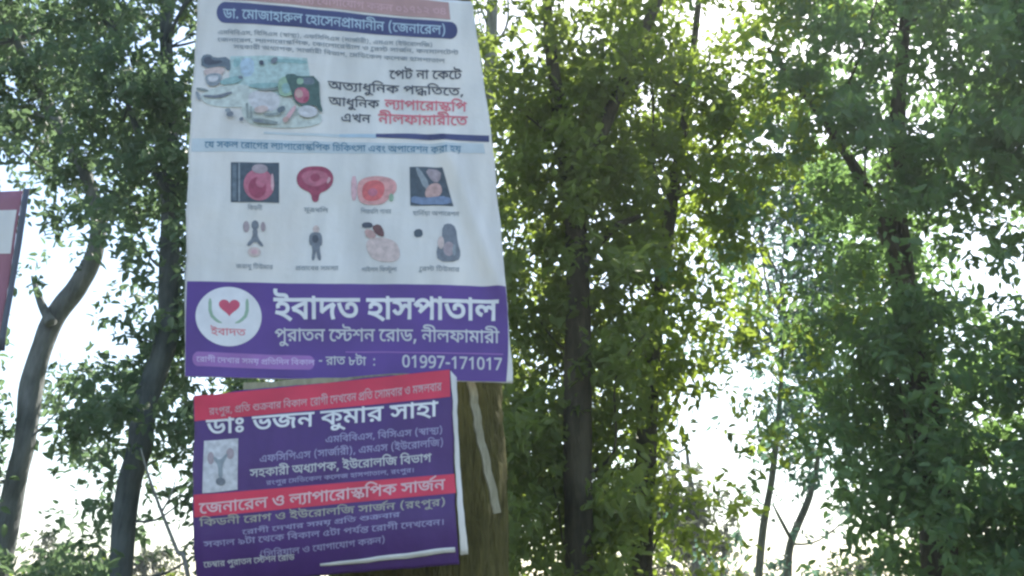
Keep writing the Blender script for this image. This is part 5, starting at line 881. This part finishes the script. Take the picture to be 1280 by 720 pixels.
W.grid("red_band", (243, 619), (568, 592), (570, 616), (243, 647), 0.0015, M['red'], root, 60, 8)
W.text('d_red', 250, 642.5, 556, 611.5, 12.5, M['rose'], root, 14)
W.text('d5', 250, 658, 558, 631.5, 8.2, M['yellowgrey'], root, 12)
W.text('d6', 302, 668, 500, 646, 5.6, M['violettext'], root, 12)
W.text('d7', 254, 684, 556, 656, 6.8, M['violettext'], root, 12)
W.text('d8', 322, 697, 482, 678, 7, M['violettext'], root, 12)
W.text('d9', 252, 709, 366, 699, 6.5, M['offwhite'], root, 14)
W.grid("turned_up_edge", (398, 704), (568, 683), (568, 689), (398, 707), 0.006, M['white_vinyl'], root, 14, 2, (0, 0, 0, 2), 0.002)
W.multi("kidney_picture", [('offwhite', [(256, 551.5), (298, 548), (297, 612), (254, 617)], 0), ('mauve', ell(264, 573, 4, 8), 0), ('mauve', ell(288, 567, 5, 7), 0),
    ('grey', [(268, 570), (275, 576), (284, 566), (285, 570), (278, 582), (279, 598), (273, 598), (273, 582), (267, 574)], 1), ('midgrey', ell(276, 602, 6, 5), 0)], root, 0.0018)
lath = bark('pale_lath', (0.20, 0.185, 0.12), (0.36, 0.34, 0.24), scale=20, bump=0.3)
def bar(P0, P1, w, t, nrm):
    ax = (P1 - P0).normalized(); n = (nrm - ax * nrm.dot(ax)).normalized(); s = ax.cross(n)
    V = []; F = []
    N = 8
    for i in range(N + 1):
        c = P0.lerp(P1, i / N) + s * 0.003 * math.sin(i * 1.9) + n * 0.002 * math.cos(i * 2.3)
        ww = w * (1 + 0.08 * math.sin(i * 3.1))
        V += [c + s * ww / 2 + n * t / 2, c - s * ww / 2 + n * t / 2, c - s * ww / 2 - n * t / 2, c + s * ww / 2 - n * t / 2]
    for i in range(N):
        for k in range(4): F.append((4 * i + k, 4 * i + (k + 1) % 4, 4 * i + 4 + (k + 1) % 4, 4 * i + 4 + k))
    F += [(3, 2, 1, 0), (4 * N, 4 * N + 1, 4 * N + 2, 4 * N + 3)]
    return V, F
V, F = bar(W.P(303, 485, -0.03), W.P(552, 470, -0.03), 0.05, 0.02, W.n)
mesh_obj("batten", V, F, lath, root)
fix_origin(root)

# ---- pale lath on the trunk right of the lower banner
Y_l = 3.66
A, B, Cc = at(588, 470, Y_l), at(599, 540, Y_l), at(622, 642, Y_l)
V1, F1 = bar(A, B, 0.034, 0.012, Vector((0.35, -1, 0))); V2, F2 = bar(B, Cc, 0.032, 0.012, Vector((0.35, -1, 0)))
V2 = [v + Vector((0, -0.013, 0)) for v in V2]
o = mesh_obj("wooden_lath", V1 + V2, F1 + [tuple(i + len(V1) for i in f) for f in F2], lath)
tag(o, "pale split lath slanting down the trunk right of the violet banner", "lath")
mid_ = (A + Cc) / 2
o.data.transform(__import__('mathutils').Matrix.Translation(-mid_)); o.location = mid_

# ---- sign cut off by the left border of the view
def fold_left(x, y): return 0.004 * math.sin(x * 0.03 + y * 0.05)
S = Sheet(0, 330, 3.1, R(-6), fold_left)
root = empty("maroon_sign", "maroon sign with a white panel and slanting grey edge at the left border", "sign")
root.location = S.P(-110, 440)
S.grid("sheet", (-240, 244), (28, 238), (-3, 436), (-250, 448), 0, M['maroon_vinyl'], root, 16, 16, (0, 0, 0, 0), 0.004)
S.grid("white_panel", (-200, 266), (22, 263), (13, 317), (-204, 322), 0.0015, M['white_vinyl'], root, 8, 3)
S.grid("border_strip", (30, 236), (37, 236), (5, 438), (-2, 438), 0.002, M['darkgrey'], root, 2, 12, (0, 0, 0, 0), 0.006)
pole_t = S.P(-110, 200, -0.06); pole_b = Vector((pole_t.x, pole_t.y, -0.1))
V, F = tube([pole_b, pole_b.lerp(pole_t, 0.5), pole_t], [0.035, 0.033, 0.03], seg=14, rough=0.02, sub=8)
mesh_obj("bamboo_pole", V, F, lath, root, True)
fix_origin(root)
